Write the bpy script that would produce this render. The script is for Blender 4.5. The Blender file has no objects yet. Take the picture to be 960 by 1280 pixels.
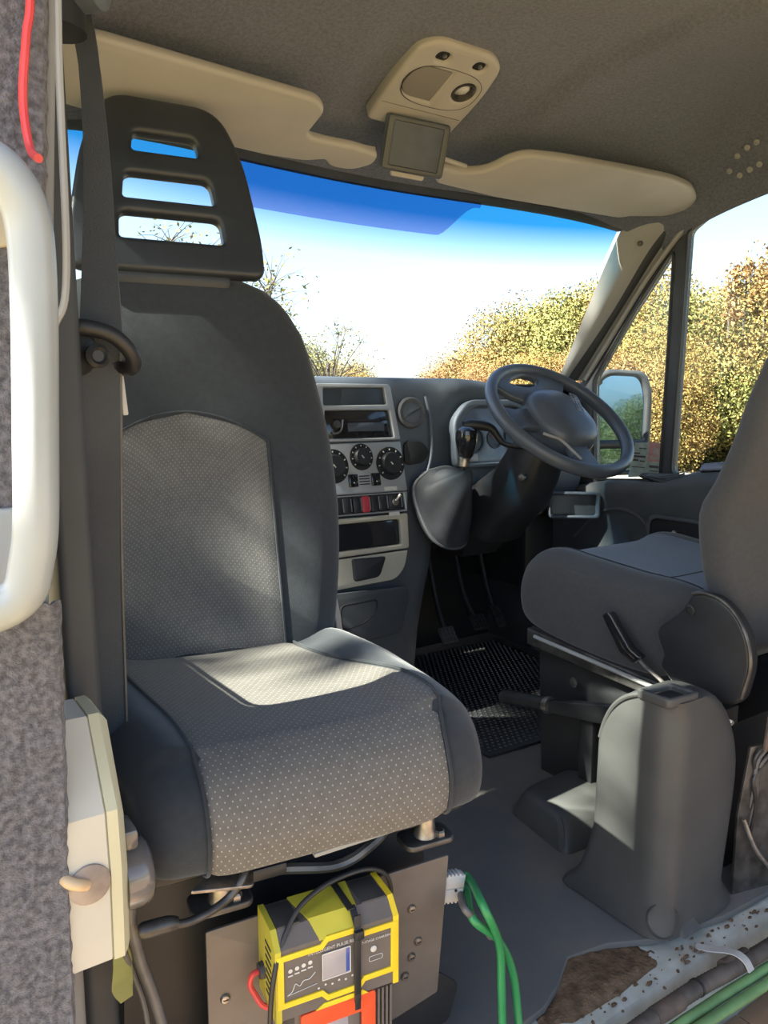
import bpy, bmesh, math, random
import numpy as np
from mathutils import Vector, Matrix, noise
C = bpy.context.scene.collection
S = bpy.context.scene
V = Vector
rnd = random.Random(7)

# ------------------------------------------------------------------ camera, sky, sun, exposure
cam = bpy.data.cameras.new('camera'); cam_o = bpy.data.objects.new('camera', cam); C.objects.link(cam_o)
cam.sensor_fit = 'VERTICAL'; cam.sensor_height = 32.0; cam.lens = 967 / 1280 * 32.0
cam.clip_start = 0.02; cam.clip_end = 400
cam_o.location = (-1.12, 0.0, 0.92)
cam_o.rotation_euler = (math.radians(90 - 8.24), 0, math.radians(-34))
S.camera = cam_o
SUN_DIR = V((-1, 0.16, 0.95)).normalized()            # towards the sun: in by the passenger's window
w = bpy.data.worlds.new('sky'); S.world = w; w.use_nodes = True
wn = w.node_tree.nodes; wl = w.node_tree.links
sky = wn.new('ShaderNodeTexSky'); sky.sky_type = 'NISHITA'; sky.sun_disc = False
sky.sun_elevation = math.asin(SUN_DIR.z); sky.sun_rotation = math.atan2(SUN_DIR.x, SUN_DIR.y)
sky.altitude = 300; sky.air_density = 1.0; sky.dust_density = 2.0; sky.ozone_density = 1.0
wl.new(sky.outputs[0], wn['Background'].inputs[0]); wn['Background'].inputs[1].default_value = 0.29
sl = bpy.data.lights.new('sun', 'SUN'); sl.energy = 38.0; sl.angle = math.radians(0.6); sl.color = (1, 0.93, 0.80)
so = bpy.data.objects.new('sun', sl); C.objects.link(so); so.rotation_euler = SUN_DIR.to_track_quat('Z', 'Y').to_euler()
S.view_settings.view_transform = 'Standard'; S.view_settings.look = 'None'
S.view_settings.exposure = 0.6; S.view_settings.gamma = 1.0; S.view_settings.use_curve_mapping = False

# ------------------------------------------------------------------ materials
def mat(name, col, rough=0.6, metal=0.0, vary=0.10, scale=30.0, bump=0.0, bscale=200.0, spec=0.5, col2=None, sheen=0.0, coat=0.0):
    m = bpy.data.materials.new(name); m.use_nodes = True
    n = m.node_tree.nodes; l = m.node_tree.links; p = n['Principled BSDF']
    tc = n.new('ShaderNodeTexCoord'); nz = n.new('ShaderNodeTexNoise'); nz.inputs['Scale'].default_value = scale
    nz.inputs['Detail'].default_value = 5
    l.new(tc.outputs['Object'], nz.inputs['Vector'])
    mx = n.new('ShaderNodeMix'); mx.data_type = 'RGBA'
    c1 = tuple(col) + (1,); c2 = (tuple(col2) + (1,)) if col2 else tuple(max(0, c * (1 - 2 * vary)) for c in col) + (1,)
    if not col2: c1 = tuple(min(1, c * (1 + vary)) for c in col) + (1,)
    mx.inputs[6].default_value = c1; mx.inputs[7].default_value = c2
    rp = n.new('ShaderNodeMapRange'); rp.inputs[1].default_value = .35; rp.inputs[2].default_value = .65
    l.new(nz.outputs['Fac'], rp.inputs[0]); l.new(rp.outputs[0], mx.inputs[0]); l.new(mx.outputs[2], p.inputs['Base Color'])
    p.inputs['Roughness'].default_value = rough; p.inputs['Metallic'].default_value = metal
    p.inputs['Specular IOR Level'].default_value = spec
    if sheen: p.inputs['Sheen Weight'].default_value = sheen
    if coat: p.inputs['Coat Weight'].default_value = coat
    if bump:
        nb = n.new('ShaderNodeTexNoise'); nb.inputs['Scale'].default_value = bscale; nb.inputs['Detail'].default_value = 3
        l.new(tc.outputs['Object'], nb.inputs['Vector'])
        b = n.new('ShaderNodeBump'); b.inputs['Strength'].default_value = bump; b.inputs['Distance'].default_value = 0.004
        l.new(nb.outputs['Fac'], b.inputs['Height']); l.new(b.outputs[0], p.inputs['Normal'])
    return m
def dotted_fabric(name, base, dot, pitch=0.0105, size=0.16, amount=1.0):
    m = mat(name, base, 0.9, vary=.05, scale=90, sheen=.15, spec=.2)
    n = m.node_tree.nodes; l = m.node_tree.links; p = n['Principled BSDF']
    src = p.inputs['Base Color'].links[0].from_socket
    uv = n.new('ShaderNodeUVMap'); sx = n.new('ShaderNodeSeparateXYZ'); l.new(uv.outputs[0], sx.inputs[0])
    def M(op, a, b=None, c=None):
        q = n.new('ShaderNodeMath'); q.operation = op
        for i, s in enumerate((a, b, c)):
            if s is None: continue
            if isinstance(s, (int, float)): q.inputs[i].default_value = s
            else: l.new(s, q.inputs[i])
        return q.outputs[0]
    u = M('DIVIDE', sx.outputs[0], pitch); v = M('DIVIDE', sx.outputs[1], pitch * .62)
    row = M('FLOOR', v); off = M('MULTIPLY', M('MODULO', row, 2.0), .5)
    fu = M('SUBTRACT', M('FRACT', M('ADD', u, off)), .5); fv = M('SUBTRACT', M('FRACT', v), .5)
    fv2 = M('MULTIPLY', fv, .62)
    d = M('SQRT', M('ADD', M('MULTIPLY', fu, fu), M('MULTIPLY', fv2, fv2)))
    mk = n.new('ShaderNodeMapRange'); mk.inputs[1].default_value = size; mk.inputs[2].default_value = size * .55
    mk.inputs[3].default_value = 0; mk.inputs[4].default_value = amount; l.new(d, mk.inputs[0])
    wv = n.new('ShaderNodeTexChecker'); wv.inputs['Scale'].default_value = 420
    l.new(uv.outputs[0], wv.inputs['Vector'])
    dk = n.new('ShaderNodeMix'); dk.data_type = 'RGBA'; dk.blend_type = 'MULTIPLY'; dk.inputs[0].default_value = .0
    l.new(src, dk.inputs[6]); l.new(wv.outputs[0], dk.inputs[7])
    mx = n.new('ShaderNodeMix'); mx.data_type = 'RGBA'; l.new(mk.outputs[0], mx.inputs[0]); l.new(dk.outputs[2], mx.inputs[6])
    mx.inputs[7].default_value = tuple(dot) + (1,); l.new(mx.outputs[2], p.inputs['Base Color'])
    b = n.new('ShaderNodeBump'); b.inputs['Strength'].default_value = .35; b.inputs['Distance'].default_value = .002
    l.new(mk.outputs[0], b.inputs['Height']); l.new(b.outputs[0], p.inputs['Normal'])
    return m
def glass(name, tint=(.93, .97, .96), band=None):
    m = bpy.data.materials.new(name); m.use_nodes = True
    n = m.node_tree.nodes; l = m.node_tree.links; n.remove(n['Principled BSDF'])
    t = n.new('ShaderNodeBsdfTransparent'); g = n.new('ShaderNodeBsdfGlossy'); g.inputs['Roughness'].default_value = .02
    t.inputs[0].default_value = tuple(tint) + (1,)
    f = n.new('ShaderNodeFresnel'); f.inputs[0].default_value = 1.45
    k = n.new('ShaderNodeMath'); k.operation = 'MULTIPLY'; k.inputs[1].default_value = .6; l.new(f.outputs[0], k.inputs[0])
    mx = n.new('ShaderNodeMixShader'); l.new(k.outputs[0], mx.inputs[0]); l.new(t.outputs[0], mx.inputs[1]); l.new(g.outputs[0], mx.inputs[2])
    l.new(mx.outputs[0], n['Material Output'].inputs[0])
    if band:
        tc = n.new('ShaderNodeTexCoord'); sx = n.new('ShaderNodeSeparateXYZ'); l.new(tc.outputs['Object'], sx.inputs[0])
        mr = n.new('ShaderNodeMapRange'); mr.inputs[1].default_value = band[0]; mr.inputs[2].default_value = band[1]; l.new(sx.outputs[2], mr.inputs[0])
        cm = n.new('ShaderNodeMix'); cm.data_type = 'RGBA'; l.new(mr.outputs[0], cm.inputs[0])
        cm.inputs[6].default_value = tuple(tint) + (1,); cm.inputs[7].default_value = tuple(band[2]) + (1,); l.new(cm.outputs[2], t.inputs[0])
    return m
M = {}
M['carpet'] = mat('carpet_grey', (.165, .162, .182), 1.0, vary=.22, scale=150, bump=.7, bscale=500, spec=.1, sheen=.2)
M['headliner'] = mat('headliner_carpet', (.150, .163, .205), 1.0, vary=.10, scale=160, bump=.6, bscale=500, spec=.1, sheen=.15)
M['beige'] = mat('beige_plastic', (.40, .380, .350), .55, vary=.03, scale=8, bump=.05, bscale=500)
M['trimgrey'] = mat('grey_trim_plastic', (.34, .34, .33), .6, vary=.04, scale=8)
M['black_fabric'] = mat('black_fabric', (.029, .034, .041), .85, vary=.06, scale=90, bump=.25, bscale=700, spec=.3, sheen=.25)
M['insert'] = dotted_fabric('dotted_grey_fabric', (.150, .138, .124), (.40, .37, .32), pitch=.0098, size=.12)
M['insert_back'] = dotted_fabric('dotted_grey_back_fabric', (.118, .113, .110), (.24, .235, .23), pitch=.0075, size=.17, amount=.75)
M['drvfab'] = mat('dark_grey_fabric', (.062, .062, .063), .9, vary=.04, scale=120, bump=.25, bscale=600, spec=.25, sheen=.2)
M['drvtop'] = mat('skylit_grey_fabric', (.120, .145, .185), .9, vary=.04, scale=120, bump=.25, bscale=600, spec=.25, sheen=.2)  # blue-grey of the skylight on the cushion top put into the fabric colour
M['black'] = mat('black_plastic', (.022, .023, .026), .45, vary=.12, scale=15, bump=.05, bscale=600)
M['headrest'] = mat('headrest_plastic', (.028, .033, .041), .42, vary=.08, scale=12, bump=.08, bscale=900)
M['dash'] = mat('dash_plastic_hazed', (.098, .120, .150), .55, vary=.07, scale=9, bump=.12, bscale=700)  # dark grey plastic, lightened and blued to carry the lens haze
M['dashlow'] = mat('dash_lower_plastic', (.078, .083, .090), .6, vary=.07, scale=9, bump=.12, bscale=700)
M['silver'] = mat('silver_panel', (.44, .46, .48), .38, metal=.35, vary=.03, scale=12)
M['cream'] = mat('cream_panel', (.50, .46, .37), .5, vary=.04, scale=12)
M['slot'] = mat('slot_dark', (.045, .055, .065), .35, vary=.1, scale=10)
M['hole'] = mat('dark_recess', (.010, .011, .013), .7, vary=.1, scale=10)
M['red'] = mat('red_button', (.55, .05, .07), .4, vary=.05, scale=20)
M['ink'] = mat('pale_print', (.62, .60, .56), .6, vary=.04)
M['darkink'] = mat('dark_print', (.04, .04, .05), .6, vary=.04)
M['label'] = mat('white_label', (.66, .66, .62), .6, vary=.08, scale=200)
M['coverg'] = mat('grey_moulding', (.066, .067, .066), .5, vary=.07, scale=9, bump=.1, bscale=500)
M['vinyl'] = mat('floor_vinyl', (.115, .115, .115), .75, vary=.16, scale=7, bump=.15, bscale=150, col2=(.150, .135, .118))
M['rubber'] = mat('black_rubber', (.026, .028, .030), .5, vary=.15, scale=20)
M['white'] = mat('white_paint', (.36, .39, .405), .35, vary=.05, scale=10, coat=.3)
M['whitedirt'] = mat('dirty_white_paint', (.56, .58, .53), .5, scale=22, col2=(.43, .43, .37), bump=.1, bscale=60)
M['dirt'] = mat('soil', (.20, .13, .08), 1, scale=60, vary=.3, bump=.8, bscale=160, col2=(.11, .072, .045), spec=.1)
M['boxwhite'] = mat('white_box_plastic', (.56, .53, .46), .45, vary=.02, scale=9)
M['boxlid'] = mat('cream_lid_plastic', (.58, .55, .38), .4, vary=.02, scale=9)
M['brown'] = mat('brown_gland', (.33, .26, .22), .5, vary=.15, scale=40)
M['tan'] = mat('tan_cable', (.62, .45, .27), .5, vary=.05)
M['smoke'] = mat('smoky_plastic', (.16, .145, .135), .2, vary=.1, scale=14, coat=.6)
M['steel'] = mat('worn_steel', (.42, .39, .36), .38, metal=.9, vary=.2, scale=60)
M['darksteel'] = mat('dark_steel', (.11, .105, .10), .42, metal=.6, vary=.25, scale=30)
M['platem'] = mat('brown_mount_plate', (.175, .145, .122), .5, metal=.15, vary=.12, scale=9)
M['yellow'] = mat('yellow_case', (.86, .62, .03), .4, vary=.03, scale=20)
M['yellowtop'] = mat('olive_yellow_case', (.60, .52, .05), .4, vary=.04, scale=20)
M['chgrey'] = mat('charger_grey', (.145, .125, .110), .45, vary=.05, scale=30)
M['chdark'] = mat('charger_dark', (.055, .052, .050), .4, vary=.08, scale=30)
M['lcd'] = mat('lcd_grey', (.40, .37, .38), .2, vary=.03, coat=.4)
M['lcdblue'] = mat('lcd_blue', (.06, .10, .35), .2, vary=.05, coat=.4)
M['orange'] = mat('orange_frame', (.86, .11, .035), .4, vary=.04)
M['cable_black'] = mat('black_cable', (.035, .033, .032), .4, vary=.1)
M['cable_grey'] = mat('grey_cable', (.13, .12, .115), .45, vary=.1)
M['green'] = mat('green_cable', (.035, .26, .085), .35, vary=.08, scale=12)
M['palegreen'] = mat('dusty_green_cable', (.16, .30, .12), .5, vary=.12, scale=20)
M['redcable'] = mat('red_cable', (.72, .07, .07), .4, vary=.05)
M['connector'] = mat('grey_connector', (.52, .51, .49), .45, vary=.04)
M['belt'] = mat('belt_webbing', (.072, .080, .090), .75, vary=.1, scale=6, bump=.4, bscale=500, spec=.3)
M['conduit'] = mat('conduit_brown', (.105, .088, .075), .6, vary=.2, scale=30)
M['wood'] = mat('wood_laminate', (.27, .175, .11), .5, scale=9, col2=(.18, .115, .07))
M['lens'] = mat('lamp_lens', (.55, .55, .53), .15, vary=.05, coat=.8)
M['greyfilm'] = mat('smoked_lens', (.235, .22, .205), .25, vary=.04, scale=9)
M['screen'] = mat('screen_glass', (.075, .090, .12), .42, vary=.05, spec=.3)
M['cluster'] = mat('cluster_face', (.20, .24, .29), .25, vary=.1, scale=20, coat=.6)
M['glovegrey'] = mat('storage_lid', (.050, .056, .062), .6, vary=.06, scale=9, bump=.1, bscale=700)
M['seal'] = mat('rubber_seal', (.050, .055, .062), .6, vary=.08, scale=10)
M['gloss'] = mat('gloss_black', (.018, .018, .02), .12, vary=.05, coat=.5)
M['boot'] = mat('leatherette_boot', (.020, .024, .030), .7, vary=.12, scale=14, bump=.2, bscale=300)
M['wheel'] = mat('steering_leather', (.085, .098, .118), .36, vary=.06, scale=15, bump=.1, bscale=800)  # base colour lifted in place of the sky's reflection on the wheel
M['rust'] = mat('rusty_metal', (.14, .10, .078), .7, scale=40, vary=.3, col2=(.075, .06, .05))
M['leaftape'] = mat('olive_tape', (.23, .24, .07), .5, vary=.1)
M['stickgreen'] = mat('sticker_paper', (.33, .40, .36), .7, vary=.1, scale=90)
M['stickred'] = mat('sticker_red', (.50, .25, .23), .7, vary=.08, scale=90)
M['glass'] = glass('window_glass')
M['windscreen'] = glass('windscreen_glass', (.92, .97, .97), (1.315, 1.425, (.04, .30, .50)))
M['clear'] = glass('clear_lens', (.9, .9, .9))
mm = bpy.data.materials.new('sky_tinted_mirror'); mm.use_nodes = True
p_ = mm.node_tree.nodes['Principled BSDF']; p_.inputs['Metallic'].default_value = 1; p_.inputs['Roughness'].default_value = .02; p_.inputs['Base Color'].default_value = (.20, .33, .50, 1)  # blue of the reflected sky put into the mirror's own colour
M['mirror'] = mm
M['frit'] = glass('hazed_band_film', (.72, .70, .86))  # stands for the printed band, flare blue put into its tint

# ------------------------------------------------------------------ mesh helpers
INV = {}
def link(o, parent=None, inv=None):
    C.objects.link(o)
    if parent: o.parent = parent
    return o
def thing(name, label, cat, loc=(0, 0, 0), rz=0.0, group=None):
    o = bpy.data.objects.new(name, None); o.empty_display_size = .05
    o.location = loc; o.rotation_euler = (0, 0, rz); C.objects.link(o)
    o['label'] = label; o['category'] = cat
    if group: o['group'] = group
    INV[o.name] = (Matrix.Translation(loc) @ Matrix.Rotation(rz, 4, 'Z')).inverted()
    return o
def tag(o, label, cat, group=None):
    o['label'] = label; o['category'] = cat
    if group: o['group'] = group
    return o
def obj(name, bm, m, parent=None, local=False, smooth=True, label=None, auto=40):
    """link a bmesh (built in world space unless local) as one object"""
    if isinstance(bm, bpy.types.Mesh): me = bm
    else:
        bmesh.ops.recalc_face_normals(bm, faces=bm.faces[:])
        me = bpy.data.meshes.new(name); bm.to_mesh(me); bm.free()
    me.name = name
    me.materials.clear(); me.materials.append(M[m] if isinstance(m, str) else m)
    inv = INV.get(parent.name) if parent else None
    if inv is not None and not local: me.transform(inv)
    if smooth:
        me.polygons.foreach_set('use_smooth', [True] * len(me.polygons))
        me.set_sharp_from_angle(angle=math.radians(auto))
    o = bpy.data.objects.new(name, me); C.objects.link(o)
    if parent:
        o.parent = parent
        if inv is not None: INV[o.name] = inv
    if label: o['label'] = label
    return o
def struct(name, bm, m, parent=None, **k):
    o = obj(name, bm, m, parent, **k)
    if not parent: o['kind'] = 'structure'
    return o
def frame(o, n, x=(1, 0, 0)):
    n = V(n).normalized(); x = V(x); x = (x - n * x.dot(n)).normalized(); y = n.cross(x)
    m = Matrix((x, y, n)).transposed().to_4x4(); m.translation = V(o); return m
def join(*bms):
    out = bms[0]
    for b in bms[1:]:
        t = bpy.data.meshes.new('t'); b.to_mesh(t); b.free(); out.from_mesh(t); bpy.data.meshes.remove(t)
    return out
def box(c, s, bev=0.0, fm=None, rot=None, seg=2):
    bm = bmesh.new(); bmesh.ops.create_cube(bm, size=1)
    bmesh.ops.scale(bm, vec=s, verts=bm.verts)
    if bev: bmesh.ops.bevel(bm, geom=bm.edges[:], offset=min(bev, .49 * min(s)), segments=seg, affect='EDGES', profile=.5)
    if rot: bmesh.ops.rotate(bm, matrix=Matrix.Rotation(rot[1], 3, rot[0]), verts=bm.verts)
    bmesh.ops.translate(bm, vec=c, verts=bm.verts)
    if fm: bmesh.ops.transform(bm, matrix=fm, verts=bm.verts)
    return bm
def spline(pts, per=8):
    P = [V(p) for p in pts]; P = [2 * P[0] - P[1]] + P + [2 * P[-1] - P[-2]]; out = []
    for i in range(1, len(P) - 2):
        a, b, c, d = P[i - 1:i + 3]
        for k in range(per):
            t = k / per
            out.append(.5 * ((2 * b) + (c - a) * t + (2 * a - 5 * b + 4 * c - d) * t * t + (3 * b - a - 3 * c + d) * t ** 3))
    out.append(P[-2]); return out
def tube(pts, r, n=10, per=8, smooth=True, cap=True, ridge=None):
    P = spline(pts, per) if smooth else [V(p) for p in pts]
    bm = bmesh.new(); t = (P[1] - P[0]).normalized()
    u = t.orthogonal().normalized(); rings = []
    for i, p in enumerate(P):
        t2 = (P[min(i + 1, len(P) - 1)] - P[max(i - 1, 0)]).normalized()
        u = (u - t2 * u.dot(t2)).normalized(); v = t2.cross(u)
        f = i / (len(P) - 1)
        rr = r if isinstance(r, (int, float)) else float(np.interp(f, np.linspace(0, 1, len(r)), r))
        if ridge: rr *= 1 + ridge * (i % 2)
        rings.append([bm.verts.new(p + (u * math.cos(2 * math.pi * k / n) + v * math.sin(2 * math.pi * k / n)) * rr) for k in range(n)])
    for a, b in zip(rings, rings[1:]):
        for k in range(n): bm.faces.new((a[k], a[(k + 1) % n], b[(k + 1) % n], b[k]))
    if cap: bm.faces.new(rings[0]); bm.faces.new(rings[-1][::-1])
    return bm
def cyl(a, b, r, n=20, bev=0.0):
    if not bev: return tube([a, b], r, n, smooth=False)
    a, b = V(a), V(b); d = (b - a).normalized()
    return tube([a, a + d * bev * .3, a + d * bev, b - d * bev, b - d * bev * .3, b], 0, n, smooth=False) if False else lathe([(r - bev, 0), (r, bev), (r, (b - a).length - bev), (r - bev, (b - a).length)], frame(a, d, d.orthogonal()), n)
def lathe(prof, fm, n=24, sx=1.0, sy=1.0, cap=True):
    bm = bmesh.new(); rings = []
    for r, h in prof:
        rings.append([bm.verts.new((r * sx * math.cos(2 * math.pi * k / n), r * sy * math.sin(2 * math.pi * k / n), h)) for k in range(n)])
    for a, b in zip(rings, rings[1:]):
        for k in range(n): bm.faces.new((a[k], a[(k + 1) % n], b[(k + 1) % n], b[k]))
    if cap: bm.faces.new(rings[0][::-1]); bm.faces.new(rings[-1])
    bmesh.ops.remove_doubles(bm, verts=bm.verts, dist=1e-6)
    bmesh.ops.transform(bm, matrix=fm, verts=bm.verts); return bm
def loft(rings, closed=True, cap=True):
    bm = bmesh.new(); R = [[bm.verts.new(p) for p in r] for r in rings]; n = len(R[0])
    for a, b in zip(R, R[1:]):
        for k in range(n if closed else n - 1): bm.faces.new((a[k], a[(k + 1) % n], b[(k + 1) % n], b[k]))
    if cap and closed:
        bm.faces.new(R[0][::-1]); bm.faces.new(R[-1])
    return bm
def grid(fn, us, vs, uv=None, thick=0.0):
    bm = bmesh.new(); lay = bm.loops.layers.uv.new('UVMap') if uv else None
    G = [[bm.verts.new(fn(u, v)) for v in vs] for u in us]
    for i in range(len(us) - 1):
        for j in range(len(vs) - 1):
            f = bm.faces.new((G[i][j], G[i + 1][j], G[i + 1][j + 1], G[i][j + 1]))
            if lay:
                for lp, (a, b) in zip(f.loops, ((i, j), (i + 1, j), (i + 1, j + 1), (i, j + 1))): lp[lay].uv = uv(us[a], vs[b])
    bm.normal_update()
    if thick: bmesh.ops.solidify(bm, geom=bm.faces[:], thickness=thick)
    return bm
def rr(x0, y0, x1, y1, r, seg=5):
    out = []
    for cx, cy, a in ((x1 - r, y0 + r, -90), (x1 - r, y1 - r, 0), (x0 + r, y1 - r, 90), (x0 + r, y0 + r, 180)):
        for k in range(seg + 1):
            t = math.radians(a + 90 * k / seg); out.append((cx + r * math.cos(t), cy + r * math.sin(t)))
    return out
def rpoly(pts, r, seg=4):
    """polygon with rounded corners (2D)"""
    out = []; n = len(pts)
    rs = r if isinstance(r, (list, tuple)) else [r] * n
    for i in range(n):
        a, b, c = V(pts[i - 1]), V(pts[i]), V(pts[(i + 1) % n]); d = (a - b); e = (c - b)
        q = min(rs[i], .45 * d.length, .45 * e.length); p0 = b + d.normalized() * q; p1 = b + e.normalized() * q
        for k in range(seg + 1):
            t = k / seg; out.append(tuple((1 - t) ** 2 * p0 + 2 * t * (1 - t) * b + t * t * p1))
    return out
def circ(cx, cy, r, n=24, ry=None): return [(cx + r * math.cos(2 * math.pi * k / n), cy + (ry or r) * math.sin(2 * math.pi * k / n)) for k in range(n)]
def plate(outline, holes=(), depth=.01, bevel=.002, fm=None, bres=2):
    """flat moulded plate with holes, thickness depth, centred on its plane"""
    cu = bpy.data.curves.new('plate', 'CURVE'); cu.dimensions = '2D'; cu.fill_mode = 'BOTH'
    cu.extrude = max(depth / 2 - bevel, 1e-5); cu.bevel_depth = bevel; cu.bevel_resolution = bres; cu.offset = -bevel
    for pl in [outline] + list(holes):
        sp = cu.splines.new('POLY'); sp.points.add(len(pl) - 1); sp.use_cyclic_u = True
        sp.points.foreach_set('co', [c for p in pl for c in (p[0], p[1], 0, 1)])
    o = bpy.data.objects.new('plate', cu); me = bpy.data.meshes.new_from_object(o)
    bm = bmesh.new(); bm.from_mesh(me); bpy.data.meshes.remove(me); bpy.data.objects.remove(o); bpy.data.curves.remove(cu)
    bmesh.ops.remove_doubles(bm, verts=bm.verts, dist=1e-5)
    if fm: bmesh.ops.transform(bm, matrix=fm, verts=bm.verts)
    return bm
def text(s, size, fm, depth=.0004, align='CENTER'):
    cu = bpy.data.curves.new('t', 'FONT'); cu.body = s; cu.size = size; cu.extrude = depth; cu.align_x = align; cu.align_y = 'CENTER'; cu.resolution_u = 2
    o = bpy.data.objects.new('t', cu); me = bpy.data.meshes.new_from_object(o)
    bm = bmesh.new(); bm.from_mesh(me); bpy.data.meshes.remove(me); bpy.data.objects.remove(o); bpy.data.curves.remove(cu)
    bmesh.ops.transform(bm, matrix=fm, verts=bm.verts); return bm
def ribbon(pts, width, side, thick, per=8):
    P = spline(pts, per); n = len(P)
    sides = [V(s) for s in side]
    def sd(i):
        f = i / (n - 1) * (len(sides) - 1); k = min(int(f), len(sides) - 2); return sides[k].lerp(sides[k + 1], f - k).normalized()
    def wd(i):
        return width if isinstance(width, (int, float)) else float(np.interp(i / (n - 1), np.linspace(0, 1, len(width)), width))
    rings = []
    for i, p in enumerate(P):
        t = (P[min(i + 1, n - 1)] - P[max(i - 1, 0)]).normalized(); s = sd(i); s = (s - t * s.dot(t)).normalized(); q = t.cross(s); h = wd(i) / 2
        rings.append([p + s * (-h) + q * thick / 2, p + s * h + q * thick / 2, p + s * h - q * thick / 2, p - s * h - q * thick / 2])
    return loft(rings)
def subsurf(o, lv=1):
    m = o.modifiers.new('s', 'SUBSURF'); m.levels = lv; m.render_levels = lv; return o
lin = lambda a, b, n: [a + (b - a) * i / (n - 1) for i in range(n)]
sstep = lambda a, b, x: (lambda t: t * t * (3 - 2 * t))(min(1, max(0, (x - a) / (b - a))))

# ------------------------------------------------------------------ THE SETTING
# cab floor covering
pts = [(-1.0, .775), (-.60, .75), (-.42, .735), (-.32, .745), (-.27, .765), (-.21, .80), (-.13, .785), (-.05, .745), (.10, .715), (.30, .705), (.90, .705), (.90, 2.25), (-1.0, 2.25)]
struct('floor', plate(pts, (), .012, .002, frame((0, 0, -.006), (0, 0, 1))), 'vinyl')
# metal sub-floor and painted sill below the rear edge of the covering
def sub(x, y):
    return (x, y, -.021 - .07 * sstep(.70, .655, y) + .002 * noise.noise(V((x * 20, y * 20, 0))))
struct('trim_1', grid(sub, lin(-1.0, .90, 80), lin(.62, .90, 24), thick=-.004), 'whitedirt')
def soil(x, y):
    e = min(1, max(0, 1 - abs(x + .20) / .16)) ; e = max(0, e) * min(1, max(0, (y - .705) / .02)) * min(1, (.86 - y) / .02)
    return (x, y, -.024 + .020 * e ** .6 + .003 * noise.noise(V((x * 60, y * 60, 3))) * (e > 0))
o = struct('floor_soil', grid(soil, lin(-.36, -.04, 40), lin(.705, .86, 24)), 'dirt'); o['kind'] = 'stuff'; o['label'] = 'brown soil showing where the cab floor covering is torn'; o['category'] = 'dirt'
deb = bmesh.new()
for i in range(130):
    x = rnd.uniform(-.45, .45); y = rnd.gauss(.705, .014)
    if y < .668: continue
    s = rnd.choice((.0012, .0018, .0026, .004)); a = rnd.uniform(0, 6.28); w_ = s * rnd.uniform(.6, 2.6)
    ring = [(x + math.cos(a + k * 1.26) * w_ * rnd.uniform(.6, 1.2), y + math.sin(a + k * 1.26) * s * rnd.uniform(.6, 1.2)) for k in range(5)]
    deb = join(deb, loft([[(u, v, -.0145) for u, v in ring], [(u * .7 + x * .3, v * .7 + y * .3, -.0145 + s * .8) for u, v in ring]]))
o = obj('debris', deb, 'dirt', smooth=False); o['kind'] = 'stuff'; o['label'] = 'dry crumbs and twigs scattered along the white sill'; o['category'] = 'debris'
# living area floor behind the sill
o = struct('floor_rear', box((0.0, -.42, -.105), (2.0, 2.10, .03)), 'wood', smooth=False)
# wood grain plank joints on the floor: boards as pieces
for i in range(8):
    b = obj('board', box((-.87 + i * .25, -.42, -.088), (.247, 2.09, .006), .001), 'wood', o, smooth=False)
# bulkhead and side walls
struct('wall_front', plate([(-.93, -.02), (.93, -.02), (.93, .94), (-.93, .94)], (), .02, .001, frame((0, 2.26, 0), (0, -1, 0))), 'black')

# ceiling, a carpeted headliner that dips to the windscreen header
def ws_top(x): return (1.75 - .15 * (x / .8) ** 2, 1.468 - .045 * (abs(x) / .8) ** 4)
def ceil_fn(x, t):
    yt, zt = ws_top(x); yt -= .015; zt += .012
    y0 = -.55
    if t < .55: y = y0 + (1.15 - y0) * t / .55; z = 1.655
    else:
        f = (t - .55) / .45; y = 1.15 + (yt - 1.15) * f; z = 1.655 + (zt - 1.655) * (f ** 1.35)
    dr = .17 * min(1, max(0, (abs(x) - .70) / .23)) ** 2.2 * (1 - sstep(1.1, 1.62, y))
    fold = .017 * sstep(.24, .27, x + .10 * (y - 1.2)) + .013 * sstep(-.22, -.27, x - .06 * (y - 1.2))
    wav = .0012 * noise.noise(V((x * 3, y * 3, 1.3)))
    return (x, y, z - dr - fold * (1 - sstep(1.5, 1.66, y)) + wav)
ceiling = struct('ceiling', grid(ceil_fn, lin(-.93, .93, 70), lin(0, 1, 60), thick=.012), 'headliner')
# small round studs in the headliner over the driver's door
for i, (y, z) in enumerate([(1.275, 1.520), (1.245, 1.548), (1.215, 1.560), (1.188, 1.566), (1.250, 1.505), (1.220, 1.512), (1.193, 1.518)]):
    x = .80 + (1.60 - z) * .55
    obj('stud', lathe([(.0035, 0), (.0075, .001), (.0075, .004), (.0045, .0045), (.0035, .002)], frame((x, y, z), (-.85, -.1, -.5), (0, 1, 0)), 12), 'trimgrey', ceiling)

# windscreen
def ws_bot(x): return (2.06 - .17 * (x / .86) ** 2, .955)
def ws(x, t):
    xx = x * (.80 + .06 * t); yt, zt = ws_top(xx); yb, zb = ws_bot(xx)
    y = yt + (yb - yt) * t; z = zt + (zb - zt) * t
    return V((xx, y + .02 * math.sin(math.pi * t), z))
window_1 = struct('window_1', grid(ws, lin(-1, 1, 41), lin(0, 1, 24)), 'windscreen')
# printed band inside the glass, as see-through film tinted with the haze's blue
def frit(u, v):
    x0, x1 = -.37, .36
    x = x0 + (x1 - x0) * u; h = .165 * (sstep(-.50, -.30, x)*.0 + 1) * (1 - sstep(.255, .345, x) * .86)
    p = ws(x / .806, h * v); return p + V((0, -.014, -.007))
obj('window_band', grid(frit, lin(0, 1, 60), lin(0, 1, 5), thick=.001), 'frit', window_1)
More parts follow.
